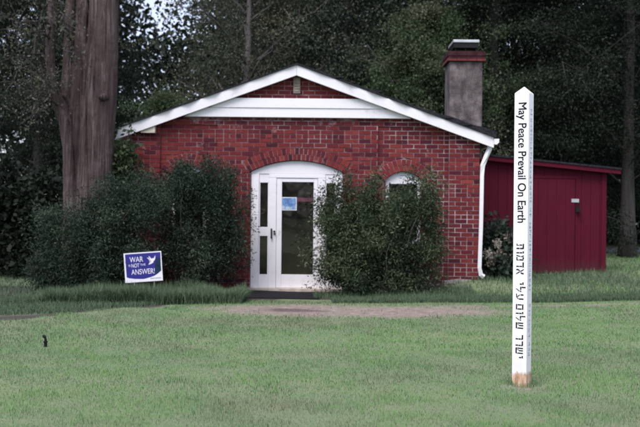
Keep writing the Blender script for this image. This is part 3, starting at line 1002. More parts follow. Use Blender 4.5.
# ------------------------------------------------------------------ peace pole
DP = 7.1
pb_, pt_ = W(521.4, 381, DP), W(524.4, 86.5, DP)
pz = gz(pb_.x, DP)
pole = empty('peace_pole', (pb_.x, DP, pz), -R(31.5))
tag(pole, 'white square pole lettered with a peace message standing on the front lawn', 'pole')
PW = 0.119; PH = pt_.z-pz
def pole_mat():
    t = NT('pole_white'); tc = t.new('ShaderNodeTexCoord'); sp = t.new('ShaderNodeSeparateXYZ')
    t.l.new(tc.outputs['Object'], sp.inputs[0])
    v = t.coord()
    n = t.noise(t.coord((1,1,0.35)), 28, 6, 0.75); n2 = t.noise(v, 8, 5)
    h = t.math('ADD', sp.outputs['Z'], t.math('MULTIPLY', t.math('SUBTRACT', n, 0.5), 0.085))
    stain = t.ramp(h, [(0.095, (1,1,1)), (0.118, (0,0,0))])
    streak = t.ramp(h, [(0.0, (0.5,)*3), (0.6, (0,0,0))])
    white = t.ramp(n2, [(0.35, (0.78,0.78,0.80)), (0.6, (0.86,0.86,0.88))])
    wood = t.ramp(n, [(0.35, (0.28,0.15,0.09)), (0.5, (0.50,0.33,0.22)), (0.65, (0.66,0.52,0.42))])
    c = t.mix(t.math('MULTIPLY', streak, 0.25), white, (0.68,0.60,0.54))
    c = t.mix(stain, c, wood)
    t.base(c); t.p.inputs['Roughness'].default_value = 0.4
    t.bump(n, 0.002, 0.3)
    return t.m
b = MB(); hw = PW/2
sh = PH-0.058
b.add([(-hw,-hw,-0.3),(hw,-hw,-0.3),(hw,hw,-0.3),(-hw,hw,-0.3),(-hw,-hw,sh),(hw,-hw,sh),(hw,hw,sh),(-hw,hw,sh),(0,0,PH)],
      [(3,2,1,0),(0,1,5,4),(1,2,6,5),(2,3,7,6),(3,0,4,7),(4,5,8),(5,6,8),(6,7,8),(7,4,8)])
b.build('post', pole_mat(), pole, bevel=0.004)
sc_ = DP/F
zt_ = W(0, 104.0, DP)
def pz_at(py): return W(524, py, DP).z-pz
# English line, reads downwards
t0, t1 = pz_at(103.5), pz_at(222.5)
me = fit(text_mesh('May Peace Prevail On Earth'), t0-t1, 0.086)
co = np.empty(len(me.vertices)*3); me.vertices.foreach_get('co', co); co = co.reshape(-1, 3)
nv = np.stack([co[:, 1]-0.050+0.006, np.full(len(co), -hw-0.0012), t0-co[:, 0]], 1)
me.vertices.foreach_set('co', nv.ravel()); me.update()
bmx = bmesh.new()
for sx_, sz_, sy_ in ((0,0,0), (0.0016,0,-0.0002), (0,0.0016,-0.0004), (0.0016,0.0016,-0.0006)):   # heavy strokes
    m2 = me.copy(); m2.transform(Matrix.Translation((sx_-0.0015, sy_, sz_-0.0015))); bmx.from_mesh(m2); bpy.data.meshes.remove(m2)
bmx.to_mesh(me); bmx.free()
link('lettering', me, M['black_text'], pole)
# Hebrew line in stencil capitals, drawn stroke by stroke (cell 0..1 wide, 0..1 high), listed from the top of the pole down
HEB = {
 'tav':  (1.0, [[(.05,.84),(.55,.84),(.55,1),(.05,1)], [(.62,1),(.62,.84),(.78,.78),(.78,.48),(.95,.48),(.95,.9),(.85,1)], [(.78,0),(.95,0),(.95,.40),(.78,.40)], [(.18,.42),(.32,.42),(.32,.76),(.18,.76)], [(.02,0),(.32,0),(.32,.34),(.2,.34),(.18,.12),(.02,.12)]]),
 'vav':  (.45, [[(.1,.84),(.42,.84),(.42,1),(.1,1)], [(.27,.45),(.42,.45),(.42,.77),(.27,.77)], [(.27,0),(.42,0),(.42,.38),(.27,.38)]]),
 'mem':  (1.0, [[(.02,0),(.16,0),(.30,.55),(.16,.55)], [(.05,.98),(.2,.62),(.34,.66),(.2,1)], [(.4,.84),(.75,.84),(.75,1),(.4,1)], [(.8,.40),(.95,.40),(.95,.98),(.8,.84)], [(.42,0),(.95,0),(.95,.32),(.8,.32),(.8,.15),(.42,.15)]]),
 'dalet':(.9,  [[(.02,.84),(.55,.84),(.55,1),(.02,1)], [(.62,.84),(.9,.84),(.9,1),(.62,1)], [(.68,.42),(.82,.42),(.82,.77),(.68,.77)], [(.68,0),(.82,0),(.82,.35),(.68,.35)]]),
 'alef': (1.0, [[(.04,1),(.22,1),(.52,.6),(.38,.5)], [(.48,.42),(.6,.52),(.96,0),(.78,0)], [(.66,.62),(.78,.55),(.92,.75),(.92,1),(.78,1)], [(.06,0),(.22,0),(.22,.2),(.36,.42),(.26,.52),(.06,.25)]]),
 'yod':  (.45, [[(.08,.84),(.42,.84),(.42,1),(.08,1)], [(.27,.5),(.42,.5),(.42,.77),(.27,.77)]]),
 'lamed':(.9,  [[(.06,.75),(.2,.75),(.2,1.28),(.06,1.28)], [(.06,.55),(.5,.55),(.5,.7),(.06,.7)], [(.58,.55),(.85,.55),(.85,.7),(.72,.7),(.72,.62)], [(.3,0),(.46,0),(.82,.46),(.66,.46)]]),
 'ayin': (.95, [[(.1,.62),(.24,.62),(.24,1),(.1,1)], [(.12,.52),(.26,.52),(.5,.22),(.38,.14)], [(.78,.4),(.92,.4),(.92,1),(.78,1)], [(.02,0),(.55,.04),(.9,.32),(.76,.34),(.5,.16),(.02,.12)]]),
 'fmem': (1.0, [[(.06,.84),(.5,.84),(.5,1),(.06,1)], [(.58,.84),(.94,.84),(.94,1),(.58,1)], [(.06,.22),(.2,.22),(.2,.77),(.06,.77)], [(.8,.22),(.94,.22),(.94,.77),(.8,.77)], [(.06,0),(.94,0),(.94,.15),(.06,.15)]]),
 'shin': (1.15,[[(.06,.3),(.2,.3),(.2,1),(.06,1)], [(.48,.45),(.62,.45),(.62,1),(.48,1)], [(.95,.3),(1.09,.3),(1.09,1),(.95,1)], [(.06,0),(.5,0),(.5,.16),(.2,.16),(.2,.24),(.06,.24)], [(.58,0),(1.0,0),(1.09,.24),(.95,.24),(.9,.16),(.58,.16)], [(.24,.22),(.36,.22),(.5,.38),(.4,.42)]]),
 'resh': (.85, [[(.02,.84),(.45,.84),(.45,1),(.02,1)], [(.52,.84),(.65,.84),(.67,.76),(.82,.76),(.82,.9),(.7,1),(.52,1)], [(.67,.4),(.82,.4),(.82,.69),(.67,.69)], [(.67,0),(.82,0),(.82,.33),(.67,.33)]]),
}
words = [(243.5, 274.0, ['tav','vav','mem','dalet','alef']), (281.5, 299.0, ['yod','lamed','ayin']), (303.5, 328.0, ['fmem','vav','lamed','shin']), (334.0, 357.0, ['resh','resh','shin','yod'])]
hb_ = MB(); gh = 0.060
for y0, y1, ws in words:
    z0, z1 = pz_at(y0), pz_at(y1)
    tot = sum(HEB[k][0] for k in ws)+0.30*(len(ws)-1)
    u = (z0-z1)/tot; c = 0.0
    for k in ws:
        wd, strokes = HEB[k]
        for poly in strokes:
            area = sum(poly[i][0]*poly[(i+1) % len(poly)][1]-poly[(i+1) % len(poly)][0]*poly[i][1] for i in range(len(poly)))
            pts = poly if area > 0 else poly[::-1]
            n0 = len(hb_.v)
            mx_ = sum(p[0] for p in pts)/len(pts); my_ = sum(p[1] for p in pts)/len(pts)
            pts = [(a+math.copysign(0.035, a-mx_), bb+math.copysign(0.01, bb-my_)) for a, bb in pts]
            for a, bb in pts: hb_.v.append((bb*gh-0.030, -hw-0.0012, z0-(c+a)*u))
            hb_.f.append(tuple(range(n0, n0+len(pts))))
        c += wd+0.30
hb_.build('hebrew_lettering', M['black_text'], pole)
# faint line down the side face, too worn to read
random.seed(4)
sm = MB()
z = pz_at(106)
while z > pz_at(356):
    hgt = random.uniform(0.018, 0.036)
    if random.random() < 0.14: z -= 0.03; continue
    for k in range(random.randint(2, 3)):
        if random.random() < 0.5:
            y0 = random.uniform(-0.022, 0.016); z0 = z-random.uniform(0, hgt-0.006)
            sm.add([(hw+0.0012, y0, z-hgt), (hw+0.0012, y0+0.008, z-hgt), (hw+0.0012, y0+0.008, z), (hw+0.0012, y0, z)], [(0,1,2,3)])
        else:
            z0 = z-random.uniform(0.004, hgt)
            sm.add([(hw+0.0012, -0.022, z0), (hw+0.0012, 0.024, z0), (hw+0.0012, 0.024, z0+0.005), (hw+0.0012, -0.022, z0+0.005)], [(0,1,2,3)])
    z -= hgt+0.010
sm.build('side_lettering', plain('faded_blue_lettering', (0.40,0.46,0.58), 0.6), pole)

# ------------------------------------------------------------------ yard sign
DG = 14.25
c0 = W(143, 267, DG)
sx, sz = c0.x, c0.z
sign = empty('yard_sign', (sx, DG, gz(sx, DG)))
sign.rotation_euler = (R(-2), 0, 0)
tag(sign, 'blue and white yard sign with a dove and antiwar words among border grass', 'sign')
ang = R(4.6); SWd, SHt = 0.605, 0.474
hz = sz-gz(sx, DG)
def sp(u, v, y):               # sign plane (from centre) -> sign frame, tilted
    return (u*math.cos(ang)-v*math.sin(ang), y, hz+u*math.sin(ang)+v*math.cos(ang))
def sbox(m, u0, u1, v0, v1, y0, y1):
    vs = [sp(u, v, y) for y in (y0, y1) for u, v in ((u0,v0),(u1,v0),(u1,v1),(u0,v1))]
    m.add(vs, [(0,1,2,3),(7,6,5,4),(0,4,5,1),(1,5,6,2),(2,6,7,3),(3,7,4,0)])
def spoly(m, pts, y):
    ar = sum(pts[i][0]*pts[(i+1) % len(pts)][1]-pts[(i+1) % len(pts)][0]*pts[i][1] for i in range(len(pts)))
    if ar < 0: pts = pts[::-1]
    m.add([sp(u, v, y) for u, v in pts], [tuple(range(len(pts)))])
U, V = SWd/2, SHt/2
M['sign_white'] = plain('sign_white', (0.72,0.72,0.76), 0.5, var=0.06)
M['sign_blue'] = plain('sign_blue', (0.016,0.015,0.19), 0.45, var=0.10, scale=9)
m = MB(); sbox(m, -U, U, -V, V, -0.002, 0.002); panel = m.build('panel', M['sign_white'], sign)
m = MB()
top = [(-U+0.022, V-0.018), (U-0.014, V-0.018)]
curve = [(U-0.02, -V+0.16), (U-0.07, -V+0.12), (U-0.13, -V+0.085), (U-0.2, -V+0.065), (0, -V+0.045), (-0.15, -V+0.055), (-U+0.06, -V+0.075), (-U+0.028, -V+0.09)]
spoly(m, top+curve, -0.0032); m.build('blue_field', M['sign_blue'], panel)
m = MB(); spoly(m, [(U-0.10, V-0.12), (U-0.018, V-0.10), (U-0.018, -V+0.165), (U-0.07, -V+0.125), (U-0.13, -V+0.095)], -0.0038)
m.build('dark_corner', plain('sign_green', (0.012,0.030,0.065), 0.5), panel)
m = MB(); sbox(m, U-0.20, U-0.03, -V+0.040, -V+0.052, -0.0040, -0.0034)
m.build('small_print', plain('grey_print', (0.25,0.26,0.34), 0.6), panel)
def signtext(s, u, v, w_, h_, slant=0.0):
    me = fit(text_mesh(s), w_, h_)
    co = np.empty(len(me.vertices)*3); me.vertices.foreach_get('co', co); co = co.reshape(-1, 3)
    nv = np.array([sp(u+a[0], v+a[1]+a[0]*slant, -0.0045) for a in co]); me.vertices.foreach_set('co', nv.ravel()); me.update()
    link('lettering', me, M['sign_white'], panel)
signtext('WAR', -0.21, 0.085, 0.215, 0.085)
signtext('IS', -0.235, 0.018, 0.032, 0.032); signtext('NOT', -0.185, 0.0, 0.125, 0.062); signtext('THE', -0.045, 0.022, 0.085, 0.032)
signtext('ANSWER!', -0.195, -0.115, 0.375, 0.085)
dove = [(-.5,.35),(-.32,.28),(-.15,.12),(-.3,.5),(-.1,.38),(.05,.15),(.18,.22),(.32,.2),(.52,.55),(.5,.2),(.42,-.02),(.3,-.1),(.2,-.3),(-.02,-.42),(-.38,-.5),(-.2,-.32),(-.02,-.18),(-.1,-.02),(-.3,.08)]
m = MB()
dm = [(0.135+p[0]*0.135, 0.10+p[1]*0.14) for p in dove]
bmx = bmesh.new()
vs = [bmx.verts.new(sp(u, v, -0.0045)) for u, v in dm[::-1]]
bmx.faces.new(vs); bmesh.ops.triangulate(bmx, faces=bmx.faces[:])
me = bpy.data.meshes.new('dove'); bmx.to_mesh(me); bmx.free()
link('dove', me, M['sign_white'], panel)
for u in (-0.16, 0.16):
    m = MB(); a = sp(u, V-0.05, 0.006); b2 = sp(u, -V, 0.006)
    m.tube([a, b2, (b2[0], 0.006, -0.15)], 0.0045, 6); m.build('wire_leg', M['steel'], sign)

# ------------------------------------------------------------------ sprinkler head on the lawn
ds9 = 8.75
p = W(45.5, 349, ds9)
spr = empty('sprinkler_head', (p.x, ds9, gz(p.x, ds9)))
tag(spr, 'tiny black sprinkler head sticking out of the front lawn', 'sprinkler')
m = MB(); m.lathe([(0.016,-0.04),(0.016,0.045),(0.022,0.047),(0.022,0.058),(0.012,0.060),(0.012,0.075)], (0,0,0), 12); m.build('riser', M['black'], spr)
m = MB(); m.tube([(0,0,0.074),(-0.004,0,0.092),(-0.016,0,0.104),(-0.022,0,0.118)], [0.010,0.012,0.016,0.010], 8); m.build('nozzle', M['black'], spr)

# ------------------------------------------------------------------ trees and shrubs
def limbs(m, rng, base, tip, r, n=7, sides=6, wob=0.05):
    base, tip = Vector(base), Vector(tip)
    L = (tip-base).length
    pts, rad = [], []
    for i in range(n+1):
        t = i/n
        p = base.lerp(tip, t)
        p += Vector(rng.normal(size=3)*wob*L*math.sin(math.pi*t)*0.6)
        p.z += 0.10*L*math.sin(math.pi*t)*0.5
        pts.append(p); rad.append(max(0.006, r*(1-0.85*t)))
    m.tube(pts, rad, sides)
    return pts

def make_tree(name, H_, tr, r_crown, z_base, rng, bark, leaf, per, sig, L, wid, nl=34, conifer=False, sub=5, gap=0.0, lean=(0,0), droop=0.2, lr=0.36):
    t = empty(name, (0, 0, 0))
    m = MB()
    top = Vector((lean[0], lean[1], H_))
    tp = []
    for i in range(11):
        u = i/10
        tp.append(Vector((lean[0]*u+rng.normal()*0.05*u, lean[1]*u+rng.normal()*0.05*u, H_*0.97*u-0.3*(1-u))))
    m.tube(tp, [tr*(1.45 if i == 0 else 1.08 if i == 1 else 1)*(1-0.93*(i/10)**0.9)+0.012 for i in range(11)], 10)
    C, S, T = [], [], []
    for k in range(nl):
        u = (k+rng.uniform(0, 1))/nl
        z = z_base+(H_-z_base)*(u**0.95)
        f = (z-z_base)/(H_-z_base)
        if conifer: R_ = r_crown*(1-f)**0.75*rng.uniform(0.75, 1.12)+0.25
        else: R_ = r_crown*math.sqrt(max(0.03, 1-(2*f-0.85)**2*0.85))*rng.uniform(0.62, 1.15)
        a = k*2.39996+rng.uniform(-0.5, 0.5)
        if not conifer and rng.uniform() < gap: continue
        i = min(9, int(z/H_*10*0.97))
        b0 = tp[i].lerp(tp[min(10, i+1)], 0.5)
        zs = max(z_base*0.6, z-(0.15 if conifer else 0.55)*R_)
        b0 = Vector((b0.x, b0.y, min(zs, H_*0.95)))
        e = Vector((b0.x+R_*math.cos(a), b0.y+R_*math.sin(a), z-(0.12*R_ if conifer else -0.10*R_)))
        pts = limbs(m, rng, b0, e, max(0.018, tr*lr*(1-f*0.7)), 6, 5)
        ct = rng.uniform(0.1, 0.9)
        for j in range(2, 7):
            q = pts[j]
            for s in range(sub):
                sp_ = (0.20 if conifer else 0.34)*R_*(0.4+0.15*j)*0.6
                o = Vector(rng.normal(size=3))*sp_
                if conifer: o.z = -abs(o.z)*0.5
                c = q+o
                C.append(tuple(c)); S.append(sig*rng.uniform(0.7, 1.3)); T.append(np.clip(ct+rng.uniform(-0.25, 0.25), 0, 1))
                if s == 0 and j > 2: limbs(m, rng, q, c, 0.014, 2, 4)
    m.build('trunk', bark, t, smooth=True)
    leaf_cloud('crown', C, per, S, L, wid, leaf, rng, t, droop=droop, ctint=np.array(T), flat=0.75 if not conifer else 0.6)
    return t

def copy_tree(src, loc, rz, sc, label, name=None):
    r = src.copy(); COL.objects.link(r)
    r.location = loc; r.rotation_euler = (0, 0, rz); r.scale = (sc,)*3
    for ch in list(src.children):
        c = ch.copy(); COL.objects.link(c); c.parent = r
    r['label'] = label
    return r

M['bark_grey'] = bark_mat('grey_bark', (0.022,0.020,0.019), (0.055,0.048,0.046), (0.10,0.09,0.085))
M['bark_pale'] = bark_mat('pale_bark', (0.06,0.055,0.055), (0.12,0.11,0.11), (0.19,0.18,0.18))
M['bark_dark'] = bark_mat('dark_bark', (0.012,0.011,0.010), (0.032,0.028,0.026), (0.06,0.053,0.05))
def cedar_mat():
    t = NT('fibrous_red_bark')
    n = t.noise(t.coord((1, 1, 0.035)), 26, 8, 0.75)
    n1 = t.noise(t.coord((1, 1, 0.09)), 9, 6, 0.65)
    h = t.math('ADD', t.math('MULTIPLY', n, 0.6), t.math('MULTIPLY', n1, 0.4))
    c = t.ramp(h, [(0.40, (0.016,0.011,0.011)), (0.46, (0.075,0.054,0.052)), (0.53, (0.140,0.105,0.102)), (0.62, (0.26,0.215,0.21))])
    n2 = t.noise(t.coord((1, 1, 0.25)), 3.0, 5)
    c = t.mix(t.ramp(n2, [(0.45, (0,0,0)), (0.65, (0.7,)*3)]), c, (0.100,0.068,0.064))
    t.base(c); t.p.inputs['Roughness'].default_value = 0.95; t.p.inputs['Specular IOR Level'].default_value = 0.15
    t.bump(h, 0.12, 1.0)
    return t.m
M['bark_cedar'] = cedar_mat()
M['leaf_dark'] = leaf_mat('dark_needles', (0.0083,0.0124,0.0090), (0.0152,0.0235,0.0152), (0.0276,0.0379,0.0248), 0.15)
M['leaf_blue'] = leaf_mat('deep_green_leaf', (0.0180,0.0282,0.0205), (0.0358,0.0564,0.0384), (0.0706,0.0962,0.0706), 0.2)
M['leaf_olive'] = leaf_mat('olive_leaf', (0.0412,0.0441,0.0265), (0.0808,0.0882,0.0529), (0.10,0.10,0.0956), 0.25)
M['leaf_mid'] = leaf_mat('mid_green_leaf', (0.0308,0.0475,0.0251), (0.0629,0.0979,0.0475), (0.1188,0.12,0.0810), 0.3)
M['leaf_shrub'] = leaf_mat('nandina_leaf', (0.0171,0.0270,0.0185), (0.0343,0.0551,0.0370), (0.0735,0.0980,0.0617), 0.2)
M['leaf_shrub2'] = leaf_mat('feathery_leaf', (0.0234,0.0351,0.0197), (0.0484,0.0731,0.0417), (0.1244,0.1537,0.0800), 0.2)

TREES = 'tall trees in the wood behind the house'
def rg(i): return np.random.default_rng(100+i)
proto = {}
proto['conifer'] = make_tree('conifer_tree', 14.5, 0.26, 3.6, 0.8, rg(1), M['bark_dark'], M['leaf_dark'], 125, 0.25, 0.080, 0.17, nl=58, conifer=True, sub=6, droop=0.9, lr=0.2)
proto['broad'] = make_tree('broadleaf_tree', 14.0, 0.24, 3.7, 2.0, rg(2), M['bark_grey'], M['leaf_blue'], 90, 0.26, 0.085, 0.32, nl=46, sub=6, droop=0.3)
proto['olive'] = make_tree('olive_leaved_tree', 13.0, 0.20, 3.2, 2.6, rg(3), M['bark_pale'], M['leaf_olive'], 68, 0.26, 0.085, 0.30, nl=36, sub=5, gap=0.22, lean=(0.6, 0.2), droop=0.2)
proto['light'] = make_tree('maple_tree', 9.0, 0.16, 3.0, 1.2, rg(4), M['bark_grey'], M['leaf_mid'], 78, 0.20, 0.085, 0.38, nl=44, sub=6, droop=0.25)

tree_spots = [
  # proto, px, depth, rot, scale, label
  ('olive',   240, 26.5, 0.6, 0.92, 'pale barked tree with olive grey foliage just behind the house gable'),
  ('broad',   345, 29.0, 1.2, 1.02, 'deep green leafy tree straight behind the roof peak with bright sky chinks'),
  ('light',   424, 25.5, 2.1, 0.80, 'lighter green leafy tree beside the left of the chimney'),
  ('conifer', 492, 27.0, 0.3, 1.05, 'dark evergreen rising right behind the chimney and lean-to shed'),
  ('conifer', 560, 29.5, 2.2, 1.12, 'dark evergreen behind the lettered pole and shed roof'),
  ('conifer', 652, 33.5, 1.1, 1.15, 'dark evergreen past the driveway at the right edge of the picture'),
  ('broad',   80, 27.5, 2.6, 0.52, 'leafy tree mostly hidden behind the big left trunk, its leaves showing beside the bark'),
  ('light',   165, 24.8, 0.2, 0.52, 'low green tree peeping over the left roof slope'),
  ('conifer', 40,  26.0, 3.7, 0.95, 'dark evergreen behind the forked stems of the big left trunk'),
  ('broad',   285, 34.0, 4.4, 0.95, 'farther leafy tree behind the left of the roof peak'),
  ('broad',   405, 34.5, 5.2, 1.05, 'farther leafy tree between roof peak and chimney'),
  ('conifer', 610, 38.0, 4.0, 1.2, 'farthest dark evergreen between shed and right hand trunk'),
]
used = set()
for kind, px, d, rz, sc, lab in tree_spots:
    x = (px-320)/F*d
    loc = (x, d, gz(x, d)-0.05)
    if kind not in used:
        used.add(kind); o = proto[kind]; o.location = loc; o.rotation_euler = (0, 0, rz); o.scale = (sc,)*3; o['label'] = lab
    else:
        o = copy_tree(proto[kind], loc, rz, sc, lab)
    o['category'] = 'tree'; o['group'] = TREES

# tall trunk past the shed at the right
tr_x = (628-320)/F*25.5
rt = make_tree('shade_tree', 13.5, 0.205, 3.6, 2.9, rg(7), M['bark_grey'], M['leaf_dark'], 120, 0.26, 0.078, 0.22, nl=44, sub=5, droop=0.4, lr=0.14)
rt.location = (tr_x, 25.5, gz(tr_x, 25.5))
tag(rt, 'tall tree whose bare trunk stands on grass right of the shed', 'tree')

# deep wood far behind: one mass
rng = rg(20)
n = 4300
wx = rng.uniform(-34, 34, n); wd_ = rng.uniform(40, 52, n)
htop = 12.5+3.5*hash_noise(wx, wd_*0.3, 0.35, 9)
wz_ = rng.uniform(0, 1, n)**0.9*htop+0.1
ax_, az_ = wx/wd_, (wz_-CZ)/wd_
keep = ~((np.abs(ax_+0.170) < 0.044) & (az_ > 0.196))          # open sky between the crowns
keep &= ~((np.abs(ax_+0.345) < 0.012) & (np.abs(az_-0.212) < 0.02))
keep &= ~((np.abs(ax_-0.045) < 0.045) & (np.abs(az_-0.19) < 0.035) & (hash_noise(ax_*200, az_*200, 0.3, 22) > 0.35))
keep &= ~((ax_ < -0.30) & (wz_ < 3.0) & (wz_ > 0.8))
Cw = np.stack([wx, wd_, wz_], 1)[keep]
nb = 1300                      # unseen clumps added behind the viewer to darken the door glass
Cw = np.concatenate([Cw, np.stack([rng.uniform(-45, 45, nb), rng.uniform(-34, -26, nb), rng.uniform(0.2, 11, nb)], 1)])
wood = leaf_cloud('woodland_and_added_clumps', Cw, 50, 0.75, 0.30, 0.34, M['leaf_dark'], rng, None, droop=0.2)
tag(wood, 'dark distant wood closing the view behind the trees, plus unseen clumps added behind the viewer', 'woods', kind='stuff')

# ---- big multi-stemmed tree at the left
DT = 16.0
big = empty('cedar_tree', (W(92, 300, DT).x, DT, gz(W(92,300,DT).x, DT)))
tag(big, 'huge multi stemmed tree with fibrous reddish grey bark left of the house', 'tree')
bo = big.location
m = MB(); k = DT/F
def stem(pts, n=18):
    P_, R_ = [], []
    for px, py, r, dy in pts:
        p = W(px, py, DT+dy); P_.append((p.x-bo.x, p.y-bo.y, p.z-bo.z)); R_.append(r*k)
    # refine
    P2, R2 = [], []
    for i in range(len(P_)-1):
        for s in range(6):
            t = s/6
            P2.append(tuple(P_[i][q]*(1-t)+P_[i+1][q]*t for q in range(3))); R2.append(R_[i]*(1-t)+R_[i+1]*t)
    P2.append(P_[-1]); R2.append(R_[-1])
    m.tube(P2, R2, n)
stem([(93,312,28,0),(93,285,24,0),(94,230,20.5,0),(95.5,180,18,0),(97.5,130,17,0),(100.5,90,16.4,0),(103,40,15.2,0),(104.5,0,14.5,0),(107,-80,13,0.1),(109,-200,9,0.1)])
stem([(77,300,19,-.02),(76.5,240,14,-.02),(75,190,10.5,-.02),(73,155,7.8,-.04),(74.5,125,7.0,-.06),(77,100,6.6,-.04),(80,60,6.3,0.02),(82.5,10,6.2,0.06),(81,-60,5.6,0.3),(78,-160,4,0.4)])
stem([(74,290,13,-.16),(71,230,8,-.16),(69.5,185,6.2,-.17),(68.5,150,5.6,-.18),(64,122,5.4,-.18),(56,100,5.0,-.15),(51.5,82,4.8,-.1),(49.5,50,4.6,-.1),(52,15,4.4,0),(54,-50,4,0),(50,-140,2.5,0)])
stem([(68,150,5,-.12),(66,125,5.6,-.1),(65.5,100,5.4,-.05),(67,75,5.2,0.0),(69,35,5.0,0.1),(71,-10,4.8,0.2),(75,-110,3.5,0.3)])
tk = MB.build(m, 'trunk', M['bark_cedar'], big, smooth=True)
rm = tk.modifiers.new('remesh', 'REMESH'); rm.mode = 'VOXEL'; rm.voxel_size = 0.015; rm.use_smooth_shade = True
tx = bpy.data.textures.new('bark_lumps', 'CLOUDS'); tx.noise_scale = 0.16
dp = tk.modifiers.new('lumps', 'DISPLACE'); dp.texture = tx; dp.strength = 0.022; dp.texture_coords = 'LOCAL'
# knot and broken twigs
kn = MB(); p = W(101.5, 97, DT-0.36); kn.tube([(p.x-bo.x+.02, -0.2, p.z-bo.z+.02), (p.x-bo.x, -0.36, p.z-bo.z), (p.x-bo.x-0.03, -0.40, p.z-bo.z+0.02)], [0.085, 0.06, 0.03], 10)
kn.build('branch_knot', M['bark_cedar'], big, smooth=True)
rng = rg(31)
lm = MB(); C = []; T = []
twigs = [((50,40),(18,22)),((50,55),(8,60)),((52,90),(20,125)),((49,60),(30,95)),((50,30),(36,-6)),((70,40),(60,12)),((66,100),(40,75)),((51,85),(28,70)),((49,50),(-8,10)),((56,112),(44,80)),((52,20),(70,62)),((50,30),(2,95))]
for a, b in twigs:
    p0 = W(a[0], a[1], DT-0.1); p1 = W(b[0], b[1], DT-rng.uniform(0.2, 1.2))
    q = limbs(lm, rng, Vector((p0.x-bo.x, p0.y-bo.y, p0.z-bo.z)), Vector((p1.x-bo.x, p1.y-bo.y, p1.z-bo.z)), 0.028, 8, 5, 0.12)
    for pt in q[3:]:
        for s in range(3):
            e = pt+Vector(rng.normal(size=3)*0.18)
            lm.tube([pt, pt.lerp(e, 0.5)+Vector((0,0,0.02)), e], [0.007, 0.005, 0.003], 4)
            C.append(tuple(e)); T.append(rng.uniform(0.4, 1.0))
lm.build('limbs', M['bark_grey'], big, smooth=True)
nlow = len(C)
for i in range(150):           # high canopy over and beside the stems
    x = rng.normal(-0.8, 2.2); y = rng.normal(0.2, 1.7); z = rng.uniform(6.3, 11)
    C.append((x, y, z)); T.append(rng.uniform(0.2, 0.9))
leaf_cloud('crown', C, np.array([11]*nlow+[60]*(len(C)-nlow)), np.array([0.085]*nlow+[0.2]*(len(C)-nlow)), 0.055, 0.26, M['leaf_olive'], rng, big, droop=0.7, ctint=np.array(T))

# ---- shrubs
def make_shrub(name, px, py_base, d, blobs, nC, per, L, wid, leaf, seed, label, cat, sig=0.075, droop=0.0, group=None, stems=26, flower=None):
    """blobs: (px, py, rx, ry) ellipses of the outline in the photo, given depth"""
    rng = rg(seed)
    x = (px-320)/F*d
    o = empty(name, (x, d, gz(x, d)))
    tag(o, label, cat, group)
    ob = o.location
    C, T = [], []
    area = np.array([b[2]*b[3] for b in blobs], float); area /= area.sum()
    base0 = Vector((x, d, ob.z))
    nsh = nC//7
    PER = []
    for i in range(nsh):
        b = blobs[rng.choice(len(blobs), p=area)]
        v = rnd_dirs(rng, 1)[0]*(rng.uniform(0, 1)**0.45)*1.0
        out = rng.uniform() < 0.24
        if out: v = v/np.linalg.norm(v)*rng.uniform(1.02, 1.42)
        r = b[4] if len(b) > 4 else min(0.75, b[2]*d/F)
        c = W(b[0], b[1], d)
        q = Vector((c.x+v[0]*b[2]*d/F, min(d+v[1]*r, d+0.75), c.z+v[2]*b[3]*d/F))
        if out: q.z += 0.06
        root = Vector((x+(q.x-x)*0.55+rng.normal()*0.06, d+(q.y-d)*0.4, ob.z))
        ax = (q-root); ln_ = ax.length
        ax = (ax.normalized()+Vector(rng.normal(size=3)*0.35)).normalized()
        ln_ = min(ln_*0.6, rng.uniform(0.3, 0.75))
        tn = rng.uniform(0, 1)
        for kk in range(7):
            u = (kk+rng.uniform(0, 1))/7
            p = q-ax*ln_*u+Vector(rng.normal(size=3)*0.035*(1+2*u))
            p.z -= 0.10*(1-u)**3
            lo = gz(p.x, p.y)+0.04
            if p.z < lo: p.z = lo+rng.uniform(0, 0.2)
            C.append((p.x-ob.x, p.y-ob.y, p.z-ob.z)); T.append(np.clip(tn+rng.normal()*0.12, 0, 1)); PER.append(int(per*(0.35+0.3*(1-u) if out else rng.uniform(0.55, 1.25))))
    st_ = MB()
    C = np.array(C)
    for i in rng.choice(len(C), stems, replace=False):
        e = Vector(C[i]); bs = Vector((e.x*0.35+rng.normal()*0.1, e.y*0.35+rng.normal()*0.1, gz(ob.x+e.x*0.35, ob.y+e.y*0.35)-ob.z-0.05))
        limbs(st_, rng, bs, e, 0.014, 6, 5, 0.06)
    st_.build('stem', M['bark_grey'], o, smooth=True)
    SG = np.where(np.array(PER) < per*0.55, sig*0.7, sig)
    leaf_cloud('foliage', C, np.array(PER), SG, L, wid, leaf, rng, o, droop=droop, ctint=np.array(T))
    return o

SHR = 'shrubs along the front of the house'
make_shrub('shrub', 85, 300, 14.95, [(95,228,44,30,.62),(70,258,38,36,.6),(118,255,42,38,.6),(148,192,30,22,.45),(75,212,28,20,.5),(48,262,18,36,.45),(122,192,26,18,.4),(102,206,26,14,.4),(140,176,18,10,.25)],
           1500, 62, 0.055, 0.15, M['leaf_shrub'], 41, 'wide bluish green shrub hiding the foot of the big trunk beside the sign', 'shrub', group=SHR, droop=0.15)
make_shrub('shrub', 195, 295, 15.7, [(190,188,44,28,.55),(218,188,22,28,.45),(185,240,46,42,.55),(218,225,22,32,.4),(160,182,26,20,.4),(212,168,20,10,.3),(188,173,28,11,.3),(180,180,30,16,.4),(192,166,22,9,.25),(178,166,16,8,.25),(204,166,14,8,.2),(236,235,8,40,.25)],
           1300, 62, 0.053, 0.15, M['leaf_shrub'], 42, 'tall dark shrub against the brick wall left of the front door', 'shrub', group=SHR, droop=0.15)
